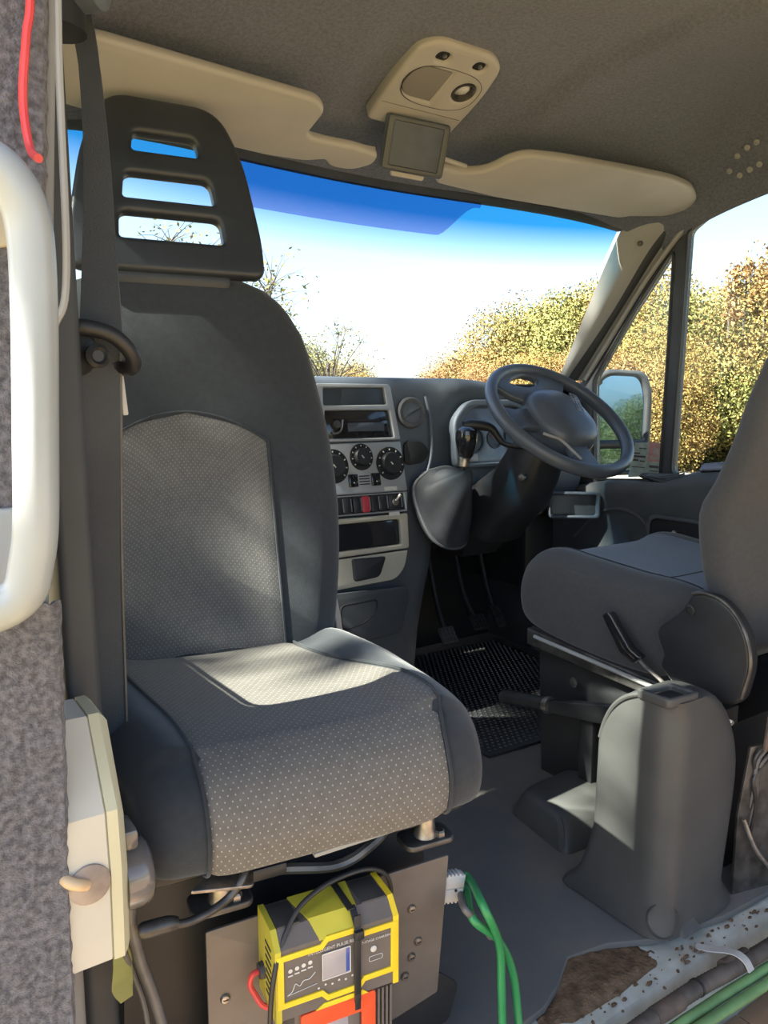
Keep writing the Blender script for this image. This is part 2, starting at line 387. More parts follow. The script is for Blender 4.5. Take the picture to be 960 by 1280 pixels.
# header strip above the glass
def hdr(x, t):
    p = ws(x, 0); n = [(0, -.02, .018), (0, -.03, .006), (0, -.018, -.004), (0, .0, -.005)][int(t)]
    return p + V(n)
struct('trim_2', grid(hdr, lin(-1, 1, 40), [0, 1, 2, 3], thick=.003), 'seal')
# windscreen wiper resting at the foot of the glass (outside)
# A-pillar trims, right and left
E0 = [(.800, 1.585, 1.425), (.803, 1.612, 1.385), (.815, 1.69, 1.265), (.835, 1.785, 1.12), (.850, 1.87, .985)]
E1 = [(.880, 1.47, 1.435), (.880, 1.549, 1.361), (.88, 1.66, 1.215), (.88, 1.74, 1.12), (.88, 1.86, .985)]
E2 = [(.905, 1.44, 1.455), (.910, 1.537, 1.362), (.91, 1.655, 1.215), (.91, 1.73, 1.12), (.91, 1.838, .985)]
E3 = [(.925, 1.42, 1.465), (.930, 1.518, 1.361), (.93, 1.645, 1.215), (.93, 1.715, 1.12), (.93, 1.822, .985)]
def strip(name, A, B, m, sx=1, bulge=.012, n=7, parent=None):
    a = spline([(p[0] * sx, p[1], p[2]) for p in A], 6); b = spline([(p[0] * sx, p[1], p[2]) for p in B], 6)
    def f(i, t):
        p = a[int(i)].lerp(b[int(i)], t); w = math.sin(math.pi * t)
        return p + V((-sx * .5, -.86, -.2)).normalized() * bulge * w
    return struct(name, grid(f, list(range(len(a))), lin(0, 1, n), thick=.004), m, parent)
for sx, k in ((1, 3), (-1, 5)):
    s_ = strip('trim_%d' % k, E0, E1, 'trimgrey', sx, .012)
    strip('trim_%d' % (k + 1), E1, E2, 'seal', sx, .004)
    strip('trim_%d' % (k + 6), E2, [(.940, y - .004, z) for x, y, z in E3], 'trimgrey', sx, .0)
    if sx == 1:
        obj('clip_hole', lathe([(.008, -.002), (.008, .003), (.006, .004)], frame((.838, 1.548, 1.378), (-.5, -.86, -.1), (0, 0, 1)), 14), 'darksteel', s_)
# doors: window frames with holes, panels below
DF = frame((.94, 0, 0), (-1, 0, 0), (0, -1, 0))     # local x = -Y, local y = Z
def dd(y, z): return (-y, z)
def door(sx, k, extra):
    fm = Matrix.Scale(sx, 4, (1, 0, 0)) @ DF
    out = [dd(*q) for q in [(1.87, .62 if sx > 0 else .05), (1.87, .96), (1.822, .99), (1.715, 1.125), (1.60, 1.275), (1.518, 1.366), (1.44, 1.440), (1.373, 1.482), (1.219, 1.508), (1.00, 1.525), (.90, 1.515), (.86, 1.47), (.84, .62 if sx > 0 else .05)]]
    qh = [dd(*q) for q in [(1.759, .655), (1.780, .985), (1.641, 1.183), (1.505, 1.351), (1.492, 1.351), (1.50, .675)]]
    lo = 0; hi = 0 if sx > 0 else -.065  # passenger window top lowered to keep sun off the driver's recliner
    mh = [dd(*q) for q in [(1.462, .69 + lo), (1.447, 1.405), (1.361, 1.455 + hi), (1.223, 1.485 + hi), (1.02, 1.495 + hi), (.935, 1.47 + hi), (.930, .71 + lo)]]
    qh = rpoly(qh, [.02, .02, .02, .012, .006, .02]); mh = rpoly(mh, [.03, .015, .05, .05, .05, .05, .03])
    root = struct('door_%d' % k, plate(rpoly(out, .02), [qh, mh], .036, .008, fm), 'seal')
    # pale inner frame line following the window
    ln = [(1.822, 1.00), (1.715, 1.138), (1.60, 1.288), (1.518, 1.378), (1.45, 1.442), (1.373, 1.486), (1.219, 1.512), (1.00, 1.527)]
    obj('frame_line', tube([(sx * .916, y - .012, z - .012) for y, z in ln], .0085, 8), 'trimgrey', root)
    obj('window_seal', join(tube([(sx * .921, -a, b) for a, b in qh] + [(sx * .921, -qh[0][0], qh[0][1])], .004, 6, smooth=False), tube([(sx * .921, -a, b) for a, b in mh] + [(sx * .921, -mh[0][0], mh[0][1])], .004, 6, smooth=False)), 'black', root)
    for nm, pl in (('window_%d' % (2 * k), qh), ('window_%d' % (2 * k + 1), mh)):
        g = struct(nm, plate(pl, (), .004, .0005, Matrix.Translation((sx * .003, 0, 0)) @ fm), 'glass')
    # panel
    prof = [(.955, .64), (.895, .665), (.872, .655), (.866, .62), (.880, .56), (.890, .45), (.888, .30), (.905, .05), (.96, .05)]
    if sx < 0: prof = [(x + .028 if x < .93 else x, z) for x, z in prof]
    ys = [.86 if sx > 0 else .945, .95, 1.1, 1.25, 1.36, 1.45, 1.55, 1.68, 1.80, 1.95]
    up = [.075, .07, .062, .058, .046, .018, .006, -.004, -.03, -.09] if sx > 0 else [.0] * 10
    rings = []
    for y, u in zip(ys, up):
        rings.append([(sx * x, y, z + (u if z > .5 else u * max(0, (z - .3) / .2) if z > .3 else 0)) for x, z in prof])
    p = obj('door_panel', loft(rings), 'dashlow', root, auto=60)
    return root, fm
door_1, dfm = door(1, 1, True)
door_2, _ = door(-1, 2, False)
# driver's door furniture
vent = obj('door_vent', plate(rpoly([(-1.55, .0), (-1.44, -.018), (-1.36, .0), (-1.36, .022), (-1.44, .020), (-1.54, .014)], .01), (), .012, .003, frame((.885, 0, .682), (-.85, 0, .5), (0, -1, 0))), 'black', door_1)
for i in range(3): obj('vent_slat', tube([(.885 - .004 * i, 1.53 - .01 * i, .682 + .006 * i), (.880 - .004 * i, 1.45, .682 + .006 * i), (.885 - .004 * i, 1.385, .70 + .006 * i)], .002, 6), 'dash', vent)
v2 = obj('demister_slot', plate(rpoly([(-1.345, .012), (-1.22, .03), (-1.10, .045), (-1.10, .075), (-1.22, .062), (-1.345, .04)], .012), (), .012, .003, frame((.885, 0, .70), (-.85, 0, .5), (0, -1, 0))), 'gloss', door_1)
h = obj('door_handle', plate(rr(-1.50, .455, -1.26, .575, .03), [rr(-1.488, .466, -1.27, .563, .024)], .014, .004, frame((.872, 0, 0), (-1, 0, 0), (0, -1, 0))), 'dashlow', door_1)
obj('handle_recess', plate(rr(-1.487, .467, -1.271, .562, .022), (), .01, .001, frame((.876, 0, 0), (-1, 0, 0), (0, -1, 0))), 'hole', h)
obj('handle_lever', tube([(.862, 1.46, .505), (.855, 1.42, .500), (.855, 1.36, .502), (.862, 1.32, .51)], .006, 8), 'darksteel', h)
obj('lock_knob', lathe([(.006, 0), (.008, .004), (.006, .01), (.001, .012)], frame((.868, 1.40, .528), (-1, -.2, .2), (0, 1, 0)), 12), 'steel', h)
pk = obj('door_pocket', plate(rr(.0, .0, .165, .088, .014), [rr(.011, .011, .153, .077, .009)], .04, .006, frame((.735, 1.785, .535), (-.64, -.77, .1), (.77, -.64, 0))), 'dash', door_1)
obj('pocket_recess', plate(rr(.010, .010, .154, .078, .008), (), .006, .001, frame((.741, 1.790, .535), (-.64, -.77, .1), (.77, -.64, 0))), 'slot', pk)
# arched swage on the door card
obj('card_swage', tube([(.878, 1.80, .46), (.874, 1.70, .55), (.872, 1.60, .575), (.874, 1.52, .55), (.880, 1.48, .48), (.884, 1.46, .40)], .006, 8), 'dashlow', door_1)

# footwell sides and front body panels ahead of the doors
for sx, k in ((1, 7), (-1, 8)):                          # (trim_9 and trim_11 are the pillar edges above)
    struct('trim_%d' % k, box((sx * .93, 2.06, .46), (.06, .42, 1.02), .01), 'dashlow')
# B pillar beside the sliding door: body, carpet on its rear face, painted edge
pl = [(-1.075, -.25), (-1.0, -.25), (-1.0, .33), (-.990, .744), (-.972, 1.0), (-.955, 1.245), (-.935, 1.55), (-.92, 1.68), (-1.03, 1.70), (-1.06, 1.2)]
wall_left = struct('wall_left', plate(pl, (), .20, .006, frame((0, .83, 0), (0, -1, 0))), 'trimgrey')
def fuzz(x, z, s):
    return .004 * noise.noise(V((x * 40, z * 40, s))) + .003 * noise.noise(V((x * 130, z * 130, s)))
def carpet_face(z0, z1, off):
    def edge(z): return float(np.interp(z, [-.25, .33, .744, 1.0, 1.245, 1.55, 1.68], [-1.0, -1.0, -.990, -.972, -.955, -.935, -.92])) + off
    def f(t, s):
        z = z0 + (z1 - z0) * t; x1 = edge(z) + .0016 * noise.noise(V((z * 90, 2, 0))) + .0012 * noise.noise(V((z * 240, 5, 0))); x0 = -1.075
        return (x0 + (x1 - x0) * s, .722 - .004 - fuzz(s, z, 1.0) * .6 + .006 * (s > .97), z + (.004 * noise.noise(V((s * 30, z, 5))) if t in (0, 1) else 0))
    return grid(f, lin(0, 1, 160), lin(0, 1, 26), thick=.004)
obj('carpet', carpet_face(.755, 1.70, -.012), 'carpet', wall_left)
obj('carpet', carpet_face(-.25, .742, .004), 'carpet', wall_left)
ed = [(-.960, 1.03), (-.955, 1.245), (-.935, 1.55)]
obj('painted_edge', tube([(x - .003, .716, z) for x, z in [(-.973, .98)] + ed], .0032, 8), 'trimgrey', wall_left)
obj('pillar_flange', plate(rpoly([(-1.10, .742), (-1.045, .738), (-1.005, .762), (-.992, .80), (-1.0, .83), (-1.10, .83)], .012), (), .012, .003, frame((0, .715, 0), (0, -1, 0))), 'white', wall_left)
obj('pillar_flange', plate(rpoly([(-1.10, 1.105), (-1.02, 1.115), (-.995, 1.10), (-.985, 1.05), (-1.02, 1.04), (-1.10, 1.045)], .012), (), .012, .003, frame((0, .715, 0), (0, -1, 0))), 'cream', wall_left)
# body skin outside, left and right below the windows, and the rear right side wall
struct('wall_right', box((.962, .12, .76), (.03, 1.44, 1.70), .004), 'carpet')

# ------------------------------------------------------------------ DASHBOARD
a10 = math.radians(10.5)
SF = frame((0, 1.80, .70), (0, -math.cos(a10), math.sin(a10)))       # face of the centre stack
dash = thing('dashboard', 'grey plastic dashboard with silver centre stack under the windscreen', 'dashboard', (0, 1.9, 0))
def dash_ring(x):
    cz = .985 - .075 * sstep(.40, .9, x); f = .02 * (abs(x) / .85) ** 2
    yb = ws_bot(x)[0]
    hood = .035 * sstep(.30, .38, x) * (1 - sstep(.66, .74, x))
    P = [(yb + .02, .955), (yb - .04, .972), (1.96 - f, cz - .004), (1.90 - f - hood, cz), (1.872 - f - hood, cz - .004), (1.856 - f - hood, cz - .020),
         (1.850 - f - hood * .8, .945 if x < .3 else cz - .045), (1.843 - f, .90), (1.832 - f, .83), (1.815 - f, .73), (1.803 - f, .66), (1.82 - f, .60), (1.95, .56), (yb + .02, .56)]
    return [(x, y, z) for y, z in P]
xs = [-.90, -.80, -.6, -.4, -.25, -.1, .05, .15, .22, .27, .30, .33, .36, .40, .48, .58, .66, .70, .74, .80, .88]
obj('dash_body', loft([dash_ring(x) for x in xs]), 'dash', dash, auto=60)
# console below the stack
rings = []
for z, xl, xr, yf in [(.70, -.16, .205, 1.822), (.60, -.16, .245, 1.802), (.52, -.155, .285, 1.79), (.44, -.15, .265, 1.776), (.36, -.145, .235, 1.765), (.26, -.14, .205, 1.752), (.16, -.135, .19, 1.745), (.02, -.13, .185, 1.75)]:
    rings.append([(xl, 2.15, z), (xl, yf + .03, z), (xl + .02, yf, z), (xr - .06, yf - .004, z), (xr - .022, yf + .006, z), (xr, yf + .045, z), (xr, 2.15, z)])
obj('centre_console', loft(rings), 'dashlow', dash, auto=50)
def onS(p, d=0.0): return SF @ V((p[0], p[1], d))
# upper bezel with two slots
cx = .022
ub = rpoly([(-.112, .108), (.160, .108), (.150, .196), (.143, .268), (-.100, .268), (-.107, .196)], [.006, .006, .004, .012, .012, .004])
slot1 = rpoly([(-.082, .208), (.123, .210), (.121, .258), (-.078, .256)], .006)
radio = rpoly([(-.086, .117), (.137, .116), (.130, .194), (-.080, .194)], .005)
bez = obj('bezel', plate(ub, [slot1, radio], .016, .003, SF), 'silver', dash)
obj('tray_insert', plate(rpoly([(-.084, .206), (.125, .208), (.123, .26), (-.08, .258)], .005), (), .006, .001, SF @ Matrix.Translation((0, 0, -.004))), 'slot', bez)
ra = obj('radio', box((.024, .155, -.010), (.220, .079, .02), .003, SF), 'gloss', dash)
obj('radio_slot', box((.050, .166, .0005), (.11, .006, .002), .0005, SF), 'hole', ra)
obj('volume_knob', lathe([(.012, 0), (.012, .012), (.010, .015)], SF @ Matrix.Translation((-.048, .155, 0)), 20), 'darksteel', ra)
obj('radio_display', box((.052, .148, .0005), (.12, .024, .002), .0005, SF), 'screen', ra)
obj('radio_key', tube([onS(q, .006) for q in [(-.025, .168), (-.034, .140), (-.052, .131), (-.062, .134)]], .003, 6), 'steel', ra)
# climate panel with three dials
cp = rpoly([(-.125, -.036), (.167, -.038), (.164, .02), (.160, .104), (-.112, .104), (-.122, .02)], .005)
dial = [(.022, .064, .037), (.116, .042, .047), (-.070, .042, .047)]
clim = obj('climate_panel', plate(cp, (), .012, .003, SF), 'silver', dash)
def dialmk(x, y, r):
    d = obj('dial', lathe([(r, .004), (r, .009), (r * .90, .010), (r * .74, .009)], SF @ Matrix.Translation((x, y, 0)), 32), 'hole', clim)
    obj('dial_knob', lathe([(r * .70, .008), (r * .66, .018), (r * .60, .021), (r * .1, .021)], SF @ Matrix.Translation((x, y, 0)), 28), 'black', d)
    b = bmesh.new()
    for k in range(9):
        t = math.radians(-40 + k * 32.5); b = join(b, box((r * .84, 0, .0095), (r * .10, .003, .001), 0, SF @ Matrix.Translation((x, y, .001)) @ Matrix.Rotation(t, 4, 'Z')))
    o = obj('dial_marks', b, 'ink', d, smooth=False); o['kind'] = 'stuff'
    obj('dial_pointer', box((-.003, .002, .0215), (.003, .010, .0008), 0, SF @ Matrix.Translation((x, y, 0)) @ Matrix.Rotation(.7, 4, 'Z')), 'ink', d, smooth=False)
for q in dial: dialmk(*q)
for x in (-.012, .062):
    b = obj('climate_button', box((x, .0, .007), (.030, .036, .008), .003, SF), 'gloss', clim)
    obj('button_mark', lathe([(.0022, 0), (.0022, .001)], SF @ Matrix.Translation((x, -.006, .011)), 8), 'ink', b)
for i in range(4): obj('grille_slot', box((.025, .011 - i * .0075, .0062), (.034, .003, .002), 0, SF), 'hole', clim, smooth=False)
obj('sticker', box((.109, -.029, .0066), (.042, .011, .0008), 0, SF), 'label', clim, smooth=False)
# row of rocker switches
sp_ = obj('switch_panel', plate(rpoly([(-.128, -.094), (.160, -.097), (.166, -.040), (-.125, -.038)], .004), [rpoly([(-.115, -.089), (.154, -.091), (.152, -.044), (-.112, -.043)], .003)], .012, .003, SF), 'silver', dash)
obj('switch_backing', box((.018, -.067, -.003), (.275, .052, .006), 0, SF), 'hole', sp_)
for i, x in enumerate([-.092, -.066, -.040, -.008, .021, .051, .079, .118]):
    wd_ = .044 if i == 7 else .025
    s_ = obj('rocker_switch', box((x, -.067, .004), (wd_, .045, .011), .003, SF), 'red' if i == 4 else 'black', sp_, label='red hazard switch' if i == 4 else None)
    obj('switch_edge', box((x + wd_ / 2 + .001, -.066, .008), (.0018, .036, .002), 0, SF), 'silver', s_, smooth=False)
obj('socket_ring', lathe([(.006, 0), (.010, .001), (.010, .005), (.006, .006)], SF @ Matrix.Translation((.118, -.068, .008)), 16), 'steel', sp_)
obj('cigar_plug', tube([onS((.119, -.064), .012), onS((.132, -.048), .02)], [.004, .0055], 10), 'steel', sp_)
# lower open tray
lt = obj('open_tray', plate(rpoly([(-.128, -.205), (.152, -.202), (.159, -.102), (-.125, -.100)], .008), [rpoly([(-.110, -.188), (.128, -.188), (.131, -.117), (-.108, -.115)], .010)], .016, .004, SF), 'cream', dash)
obj('tray_recess', plate(rpoly([(-.112, -.190), (.130, -.190), (.133, -.115), (-.110, -.113)], .008), (), .004, .001, SF @ Matrix.Translation((0, 0, -.006))), 'gloss', lt)
obj('sticker', box((.111, -.1005, .0088), (.036, .010, .0008), 0, SF), 'label', lt, smooth=False)
# cream ashtray panel
ap = obj('lower_panel', plate(rpoly([(-.120, -.290), (.095, -.284), (.130, -.255), (.146, -.207), (-.128, -.209)], [.02, .02, .02, .004, .004]), (), .012, .003, SF @ Matrix.Translation((0, 0, .002))), 'cream', dash)
obj('panel_socket', plate(rpoly([(-.044, -.274), (.038, -.270), (.066, -.216), (-.044, -.212)], [.012, .014, .01, .006]), (), .014, .004, SF @ Matrix.Translation((0, 0, .010))), 'black', ap)
gb = obj('storage_lid', plate(rpoly([(-.125, -.44), (.090, -.432), (.130, -.34), (.127, -.306), (-.125, -.297)], .02), (), .010, .003, SF @ Matrix.Translation((0, 0, .010))), 'glovegrey', dash)
obj('lid_recess', plate(rpoly([(-.10, -.40), (-.035, -.392), (.012, -.368), (.026, -.327), (-.10, -.330)], .02), [rpoly([(-.096, -.396), (-.036, -.388), (.008, -.366), (.021, -.332), (-.096, -.335)], .018)], .004, .001, SF @ Matrix.Translation((0, 0, .016))), 'hole', gb)
# round vent and oval pocket right of the stack
vf = frame((.205, 1.822, .884), (-.12, -1, .12))
rv = obj('air_vent', lathe([(.030, .004), (.040, .006), (.045, .002), (.046, -.006)], vf, 28, cap=False), 'dashlow', dash)
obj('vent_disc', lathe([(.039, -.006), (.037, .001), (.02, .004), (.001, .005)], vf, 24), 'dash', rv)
obj('vent_vane', box((0, 0, .006), (.066, .006, .004), .001, vf @ Matrix.Rotation(.45, 4, 'Z')), 'slot', rv)
pf = frame((.212, 1.808, .768), (-.10, -1, .12))
obj('cup_recess', plate(rpoly([(-.042, -.034), (.022, -.030), (.046, .002), (.020, .034), (-.040, .036)], .02), (), .008, .002, pf), 'hole', dash)
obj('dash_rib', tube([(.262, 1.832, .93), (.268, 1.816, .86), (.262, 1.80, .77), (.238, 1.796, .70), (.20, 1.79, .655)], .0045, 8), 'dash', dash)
# instrument cluster behind the steering wheel
cf = frame((.50, 1.800, .800), (0, -1, .18))
cl = obj('instrument_cluster', plate(rpoly([(-.155, -.075), (.155, -.075), (.150, .05), (.10, .105), (-.09, .105), (-.15, .05)], .03), (), .012, .003, cf), 'cluster', dash)
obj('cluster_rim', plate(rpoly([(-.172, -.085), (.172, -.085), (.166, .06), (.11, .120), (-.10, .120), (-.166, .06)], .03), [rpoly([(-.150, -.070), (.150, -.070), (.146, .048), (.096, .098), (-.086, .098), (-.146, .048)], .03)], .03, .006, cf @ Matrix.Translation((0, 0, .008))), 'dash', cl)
for x, r in ((-.085, .042), (.0, .03), (.085, .042)):
    g_ = obj('gauge', lathe([(r, .006), (r, .011), (r * .86, .011), (r * .84, .007), (.001, .007)], cf @ Matrix.Translation((x, 0, 0)), 28), 'slot', cl)
    obj('needle', box((.0, r * .35, .0095), (.002, r * .7, .001), 0, cf @ Matrix.Translation((x, 0, 0)) @ Matrix.Rotation(.9, 4, 'Z')), 'red', g_, smooth=False)
obj('cluster_display', box((-.10, -.055, .008), (.05, .022, .002), .0005, cf), 'lcd', cl)
# dark panel under the cluster with the ignition lock
up_ = obj('column_panel', plate(rpoly([(.27, .50), (.44, .46), (.46, .50), (.43, .71), (.30, .715), (.27, .66)], .02), (), .03, .006, frame((0, 1.80, 0), (0, -1, .1))), 'dashlow', dash)
lk = obj('ignition_lock', lathe([(.014, 0), (.016, .004), (.015, .012), (.009, .013), (.008, .009), (.001, .009)], frame((.408, 1.776, .560), (-.15, -1, .15)), 20), 'steel', up_)
obj('key_slot', box((0, 0, .0095), (.0025, .012, .002), 0, frame((.408, 1.776, .560), (-.15, -1, .15))), 'hole', lk, smooth=False)
for (x, z) in ((.362, .592), (.372, .528)): obj('screw_clip', box((x, 1.782, z), (.010, .006, .016), .002), 'steel', up_)
for x in (.340, .372): obj('lever_switch', box((x, 1.782, .652), (.022, .01, .03), .003), 'gloss', up_)
# knee area below: dark underside
obj('knee_panel', loft([[(.27, 1.84, .61), (.27, 2.2, .61), (.27, 2.2, .45), (.27, 1.97, .45)], [(.76, 1.90, .60), (.76, 2.2, .60), (.76, 2.2, .40), (.76, 2.0, .40)]]), 'black', dash, auto=30)
obj('footwell_shade_box', box((.825, 2.07, .40), (.15, .34, .26), .02), 'black', dash)  # black box added to keep the sunlit footwell side dark
# demister corner at the foot of the right pillar
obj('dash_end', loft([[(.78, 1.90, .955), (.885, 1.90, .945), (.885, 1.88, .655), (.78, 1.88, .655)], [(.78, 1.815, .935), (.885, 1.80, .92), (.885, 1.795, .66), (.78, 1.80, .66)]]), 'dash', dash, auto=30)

# gear lever
gl = thing('gear_lever', 'black gear lever with gaiter and round knob between stack and wheel', 'gear lever', (.27, 1.74, .5))
def bootring(t):
    a = V((.255, 1.72, .545)).lerp(V((.268, 1.70, .735)), t); return a
base = [(.223, 1.785, .715), (.176, 1.785, .675), (.178, 1.765, .605), (.203, 1.735, .530), (.250, 1.715, .500), (.303, 1.71, .512), (.330, 1.735, .60), (.330, 1.755, .68), (.297, 1.78, .722)]
rim0 = [V(p) for p in spline(base + [base[0]], 4)[:-1]]
ctr = sum(rim0, V()) / len(rim0)
R = []
for t, s in ((0, 1.0), (.05, 1.02), (.14, .99), (.18, .86), (.35, .74), (.55, .58), (.75, .40), (.9, .24), (1.0, .16)):
    c = ctr.lerp(V((.272, 1.672, .712)), max(0, t - .1) / .9) + V((0, -.03 * min(t, .16) / .16, 0)); R.append([c + (p - ctr) * s * (1 + .13 * math.sin(math.pi * min(1, max(0, t - .12) / .7)) * math.cos(i * 2 * math.pi * 5 / len(rim0) + 2.2 * t)) for i, p in enumerate(rim0)])
obj('gaiter', loft(R), 'boot', gl, auto=50)
obj('gaiter_rim', tube([p + V((0, -.020, .002)) for p in rim0] + [rim0[0] + V((0, -.020, .002))], .006, 8, per=2), 'dashlow', gl)
obj('lever', tube([(.268, 1.69, .66), (.270, 1.672, .72), (.275, 1.662, .80)], .0075, 10), 'black', gl)
obj('collar', cyl((.272, 1.668, .735), (.2735, 1.665, .762), .017, 18, .003), 'steel', gl)
obj('knob', lathe([(.012, -.05), (.020, -.040), (.026, -.018), (.031, .004), (.031, .022), (.026, .036), (.014, .043), (.001, .045)], frame((.276, 1.660, .805), (-.1, -.15, 1)), 24), 'gloss', gl)

# steering column and wheel
sc = thing('steering_column', 'black steering column shroud with stalks below the wheel', 'steering column', (.459, 1.6, .7))
ax = V((0, -math.cos(math.radians(50)), math.sin(math.radians(50))))
WO = V((.459, 1.486, .871)); WF = frame(WO, ax)
R = []
for d, wx, wy, off in ((-.055, .050, .046, 0), (-.09, .062, .060, 0), (-.16, .070, .075, .01), (-.24, .075, .085, .02), (-.32, .085, .09, .0), (-.42, .10, .10, -.02)):
    R.append([WF @ V((wx * math.copysign(abs(math.cos(t)) ** .6, math.cos(t)), wy * math.copysign(abs(math.sin(t)) ** .6, math.sin(t)) - off, d)) for t in [2 * math.pi * k / 24 for k in range(24)]])
obj('shroud', loft(R), 'black', sc, auto=50)
obj('column_leg', loft([[V((x * w_ + .46, y, z)) for x, y in ((-1, -.05 + yo), (1, -.05 + yo), (1, .08 + yo), (-1, .08 + yo))] for z, w_, yo in ((.64, .07, 1.74), (.52, .09, 1.80), (.44, .07, 1.86))]), 'black', sc, auto=40)
st = obj('stalk', tube([WF @ V((-.06, -.02, -.085)), (.365, 1.60, .80), (.340, 1.63, .842), (.300, 1.655, .852), (.272, 1.67, .850)], [.006, .008, .010, .014, .015, .012], 12), 'black', sc)
obj('stalk', tube([WF @ V((.06, 0, -.09)), (.56, 1.585, .82), (.60, 1.58, .825)], [.006, .009, .011], 10), 'black', sc)
obj('column_knob', lathe([(.010, 0), (.012, .01), (.009, .02), (.001, .022)], frame(WF @ V((-.075, -.06, -.16)), (-1, -.5, 0)), 14), 'darksteel', sc)
sw = thing('steering_wheel', 'dark steering wheel with big hub pad in front of driver seat', 'steering wheel', tuple(WO))
bm = bmesh.new(); n1, n2 = 72, 14; rg = []
for i in range(n1):
    t = 2 * math.pi * i / n1; c = V((.207 * math.cos(t), .207 * math.sin(t), 0)); e = V((math.cos(t), math.sin(t), 0))
    rg.append([bm.verts.new(WF @ (c + e * .0165 * math.cos(2 * math.pi * k / n2) + V((0, 0, .0195 * math.sin(2 * math.pi * k / n2))))) for k in range(n2)])
for i in range(n1):
    for k in range(n2): bm.faces.new((rg[i][k], rg[(i + 1) % n1][k], rg[(i + 1) % n1][(k + 1) % n2], rg[i][(k + 1) % n2]))
obj('rim', bm, 'wheel', sw)
R = []
for h, s in ((-.055, .80), (-.03, .98), (.0, 1.0), (.018, .97), (.032, .88), (.042, .70), (.047, .4), (.048, .05)):
    R.append([WF @ V((-.012 + s * .096 * math.copysign(abs(math.cos(t)) ** .75, math.cos(t)), -.012 + s * .106 * math.copysign(abs(math.sin(t)) ** .75, math.sin(t)), h)) for t in [2 * math.pi * k / 36 for k in range(36)]])
hub = obj('hub_pad', loft(R), 'wheel', sw, auto=60)
pol = lambda r, d: (r * math.cos(math.radians(d)), r * math.sin(math.radians(d)))
# upper web with the eye-shaped opening, and the two lower spokes
webo = [pol(.206, d) for d in range(48, 142, 6)] + [pol(.15, 142), pol(.075, 136), pol(.07, 90), pol(.075, 50)]
eye = spline([(*q, 0) for q in [(-.085, .146), (-.055, .170), (-.010, .183), (.025, .172), (.024, .150), (-.010, .132), (-.05, .131), (-.085, .146)]], 4)[:-1]
obj('spoke', plate(rpoly(webo, .004), [[(p.x, p.y) for p in eye]], .020, .006, WF @ Matrix.Translation((0, 0, -.006))), 'wheel', sw)
obj('spoke', plate(rpoly([pol(.205, 166), pol(.205, 194), (-.15, -.034), (-.07, -.045), (-.07, .045), (-.15, .036)], .012), (), .022, .006, WF @ Matrix.Translation((0, 0, -.006))), 'wheel', sw)
obj('spoke', plate(rpoly([pol(.205, 243), pol(.205, 270), (.004, -.15), (.012, -.07), (-.06, -.07), (-.062, -.14)], .012), (), .022, .006, WF @ Matrix.Translation((0, 0, -.006))), 'wheel', sw)
obj('spoke_trim', tube([WF @ V((-.125, -.070, .012)), WF @ V((-.105, -.085, .014)), WF @ V((-.08, -.10, .012)), WF @ V((-.055, -.165, .006))], .004, 8), 'trimgrey', sw)
bd = obj('badge', plate(rr(-.036, -.0125, .036, .0125, .003), [rr(-.034, -.0105, .034, .0105, .002)], .002, .0005, WF @ Matrix.Translation((.040, .010, .0462)) @ Matrix.Rotation(math.radians(-109), 4, 'Z') @ Matrix.Rotation(math.radians(-7), 4, 'X')), 'steel', hub)
obj('lettering', text('IVECO', .020, WF @ Matrix.Translation((.040, .010, .0470)) @ Matrix.Rotation(math.radians(-109), 4, 'Z') @ Matrix.Rotation(math.radians(-7), 4, 'X'), .0008), 'steel', hub, smooth=False)

# ------------------------------------------------------------------ PASSENGER SEAT (swivelled to face the rear)
YAW = math.radians(-8.4)
PS0 = (-.70, .98, 0)
PSM = Matrix.Translation(PS0) @ Matrix.Rotation(YAW, 4, 'Z')
ps = thing('passenger_seat', 'swivelled passenger seat facing the camera, dotted grey insert and black bolsters', 'seat', PS0, YAW)
cprof = [(.26, .405), (.27, .45), (.25, .492), (.18, .503), (.08, .510), (-.02, .517), (-.10, .523), (-.17, .524), (-.215, .513), (-.245, .490), (-.260, .455), (-.258, .425), (-.245, .405), (-.20, .395), (0, .39), (.2, .39)]
CP = [(p.x, p.y) for p in spline([(*q, 0) for q in cprof + [cprof[0]]], 4)[:-1]]
CXC = .028
def chw(y): return float(np.interp(y, [-.27, -.2, -.05, .1, .27], [.222, .236, .252, .262, .255]))
def cpt(s, x, push=0.0):
    """point of the cushion skin: s = profile index (float), x in -1..1"""
    i = int(s) % len(CP); f = s - int(s); a, b = V(CP[i]), V(CP[(i + 1) % len(CP)]); q = a.lerp(b, f)
    t = (b - V(CP[i - 1])).lerp(V(CP[(i + 2) % len(CP)]) - a, f).normalized()
    e = max(0, (abs(x) - .70) / .30); k = (1 - e ** 2.6) ** .5 if e < 1 else 0
    c = V((.0, .452)); top = q.y > .47
    bol = .016 * math.exp(-((abs(x) - .76) / .16) ** 2) * (1 if q.x > -.2 and top else .3)
    sag = -.008 * math.exp(-(x / .5) ** 2) if top and q.x > -.18 else 0
    sc_ = .62 + .38 * k
    p = V((c.x + (q.x - c.x) * (.86 + .14 * k), c.y + (q.y - c.y) * sc_ + (bol + sag) * k))
    nrm = V((t.y, -t.x)); 
    if nrm.dot(q - c) < 0: nrm = -nrm
    p += nrm * push
    return V((CXC + x * chw(q.x) * (1 - .10 * sstep(.0, -1, x) * sstep(.1, -.25, q.x)), p.x, p.y))
n_ = len(CP)
xs_ = [-1, -.995, -.985, -.97, -.95, -.92] + lin(-.88, .88, 37) + [.92, .95, .97, .985, .995, 1]
obj('cushion', loft([[cpt(i, x) for i in range(n_)] for x in xs_]), 'black_fabric', ps, local=True, auto=80)
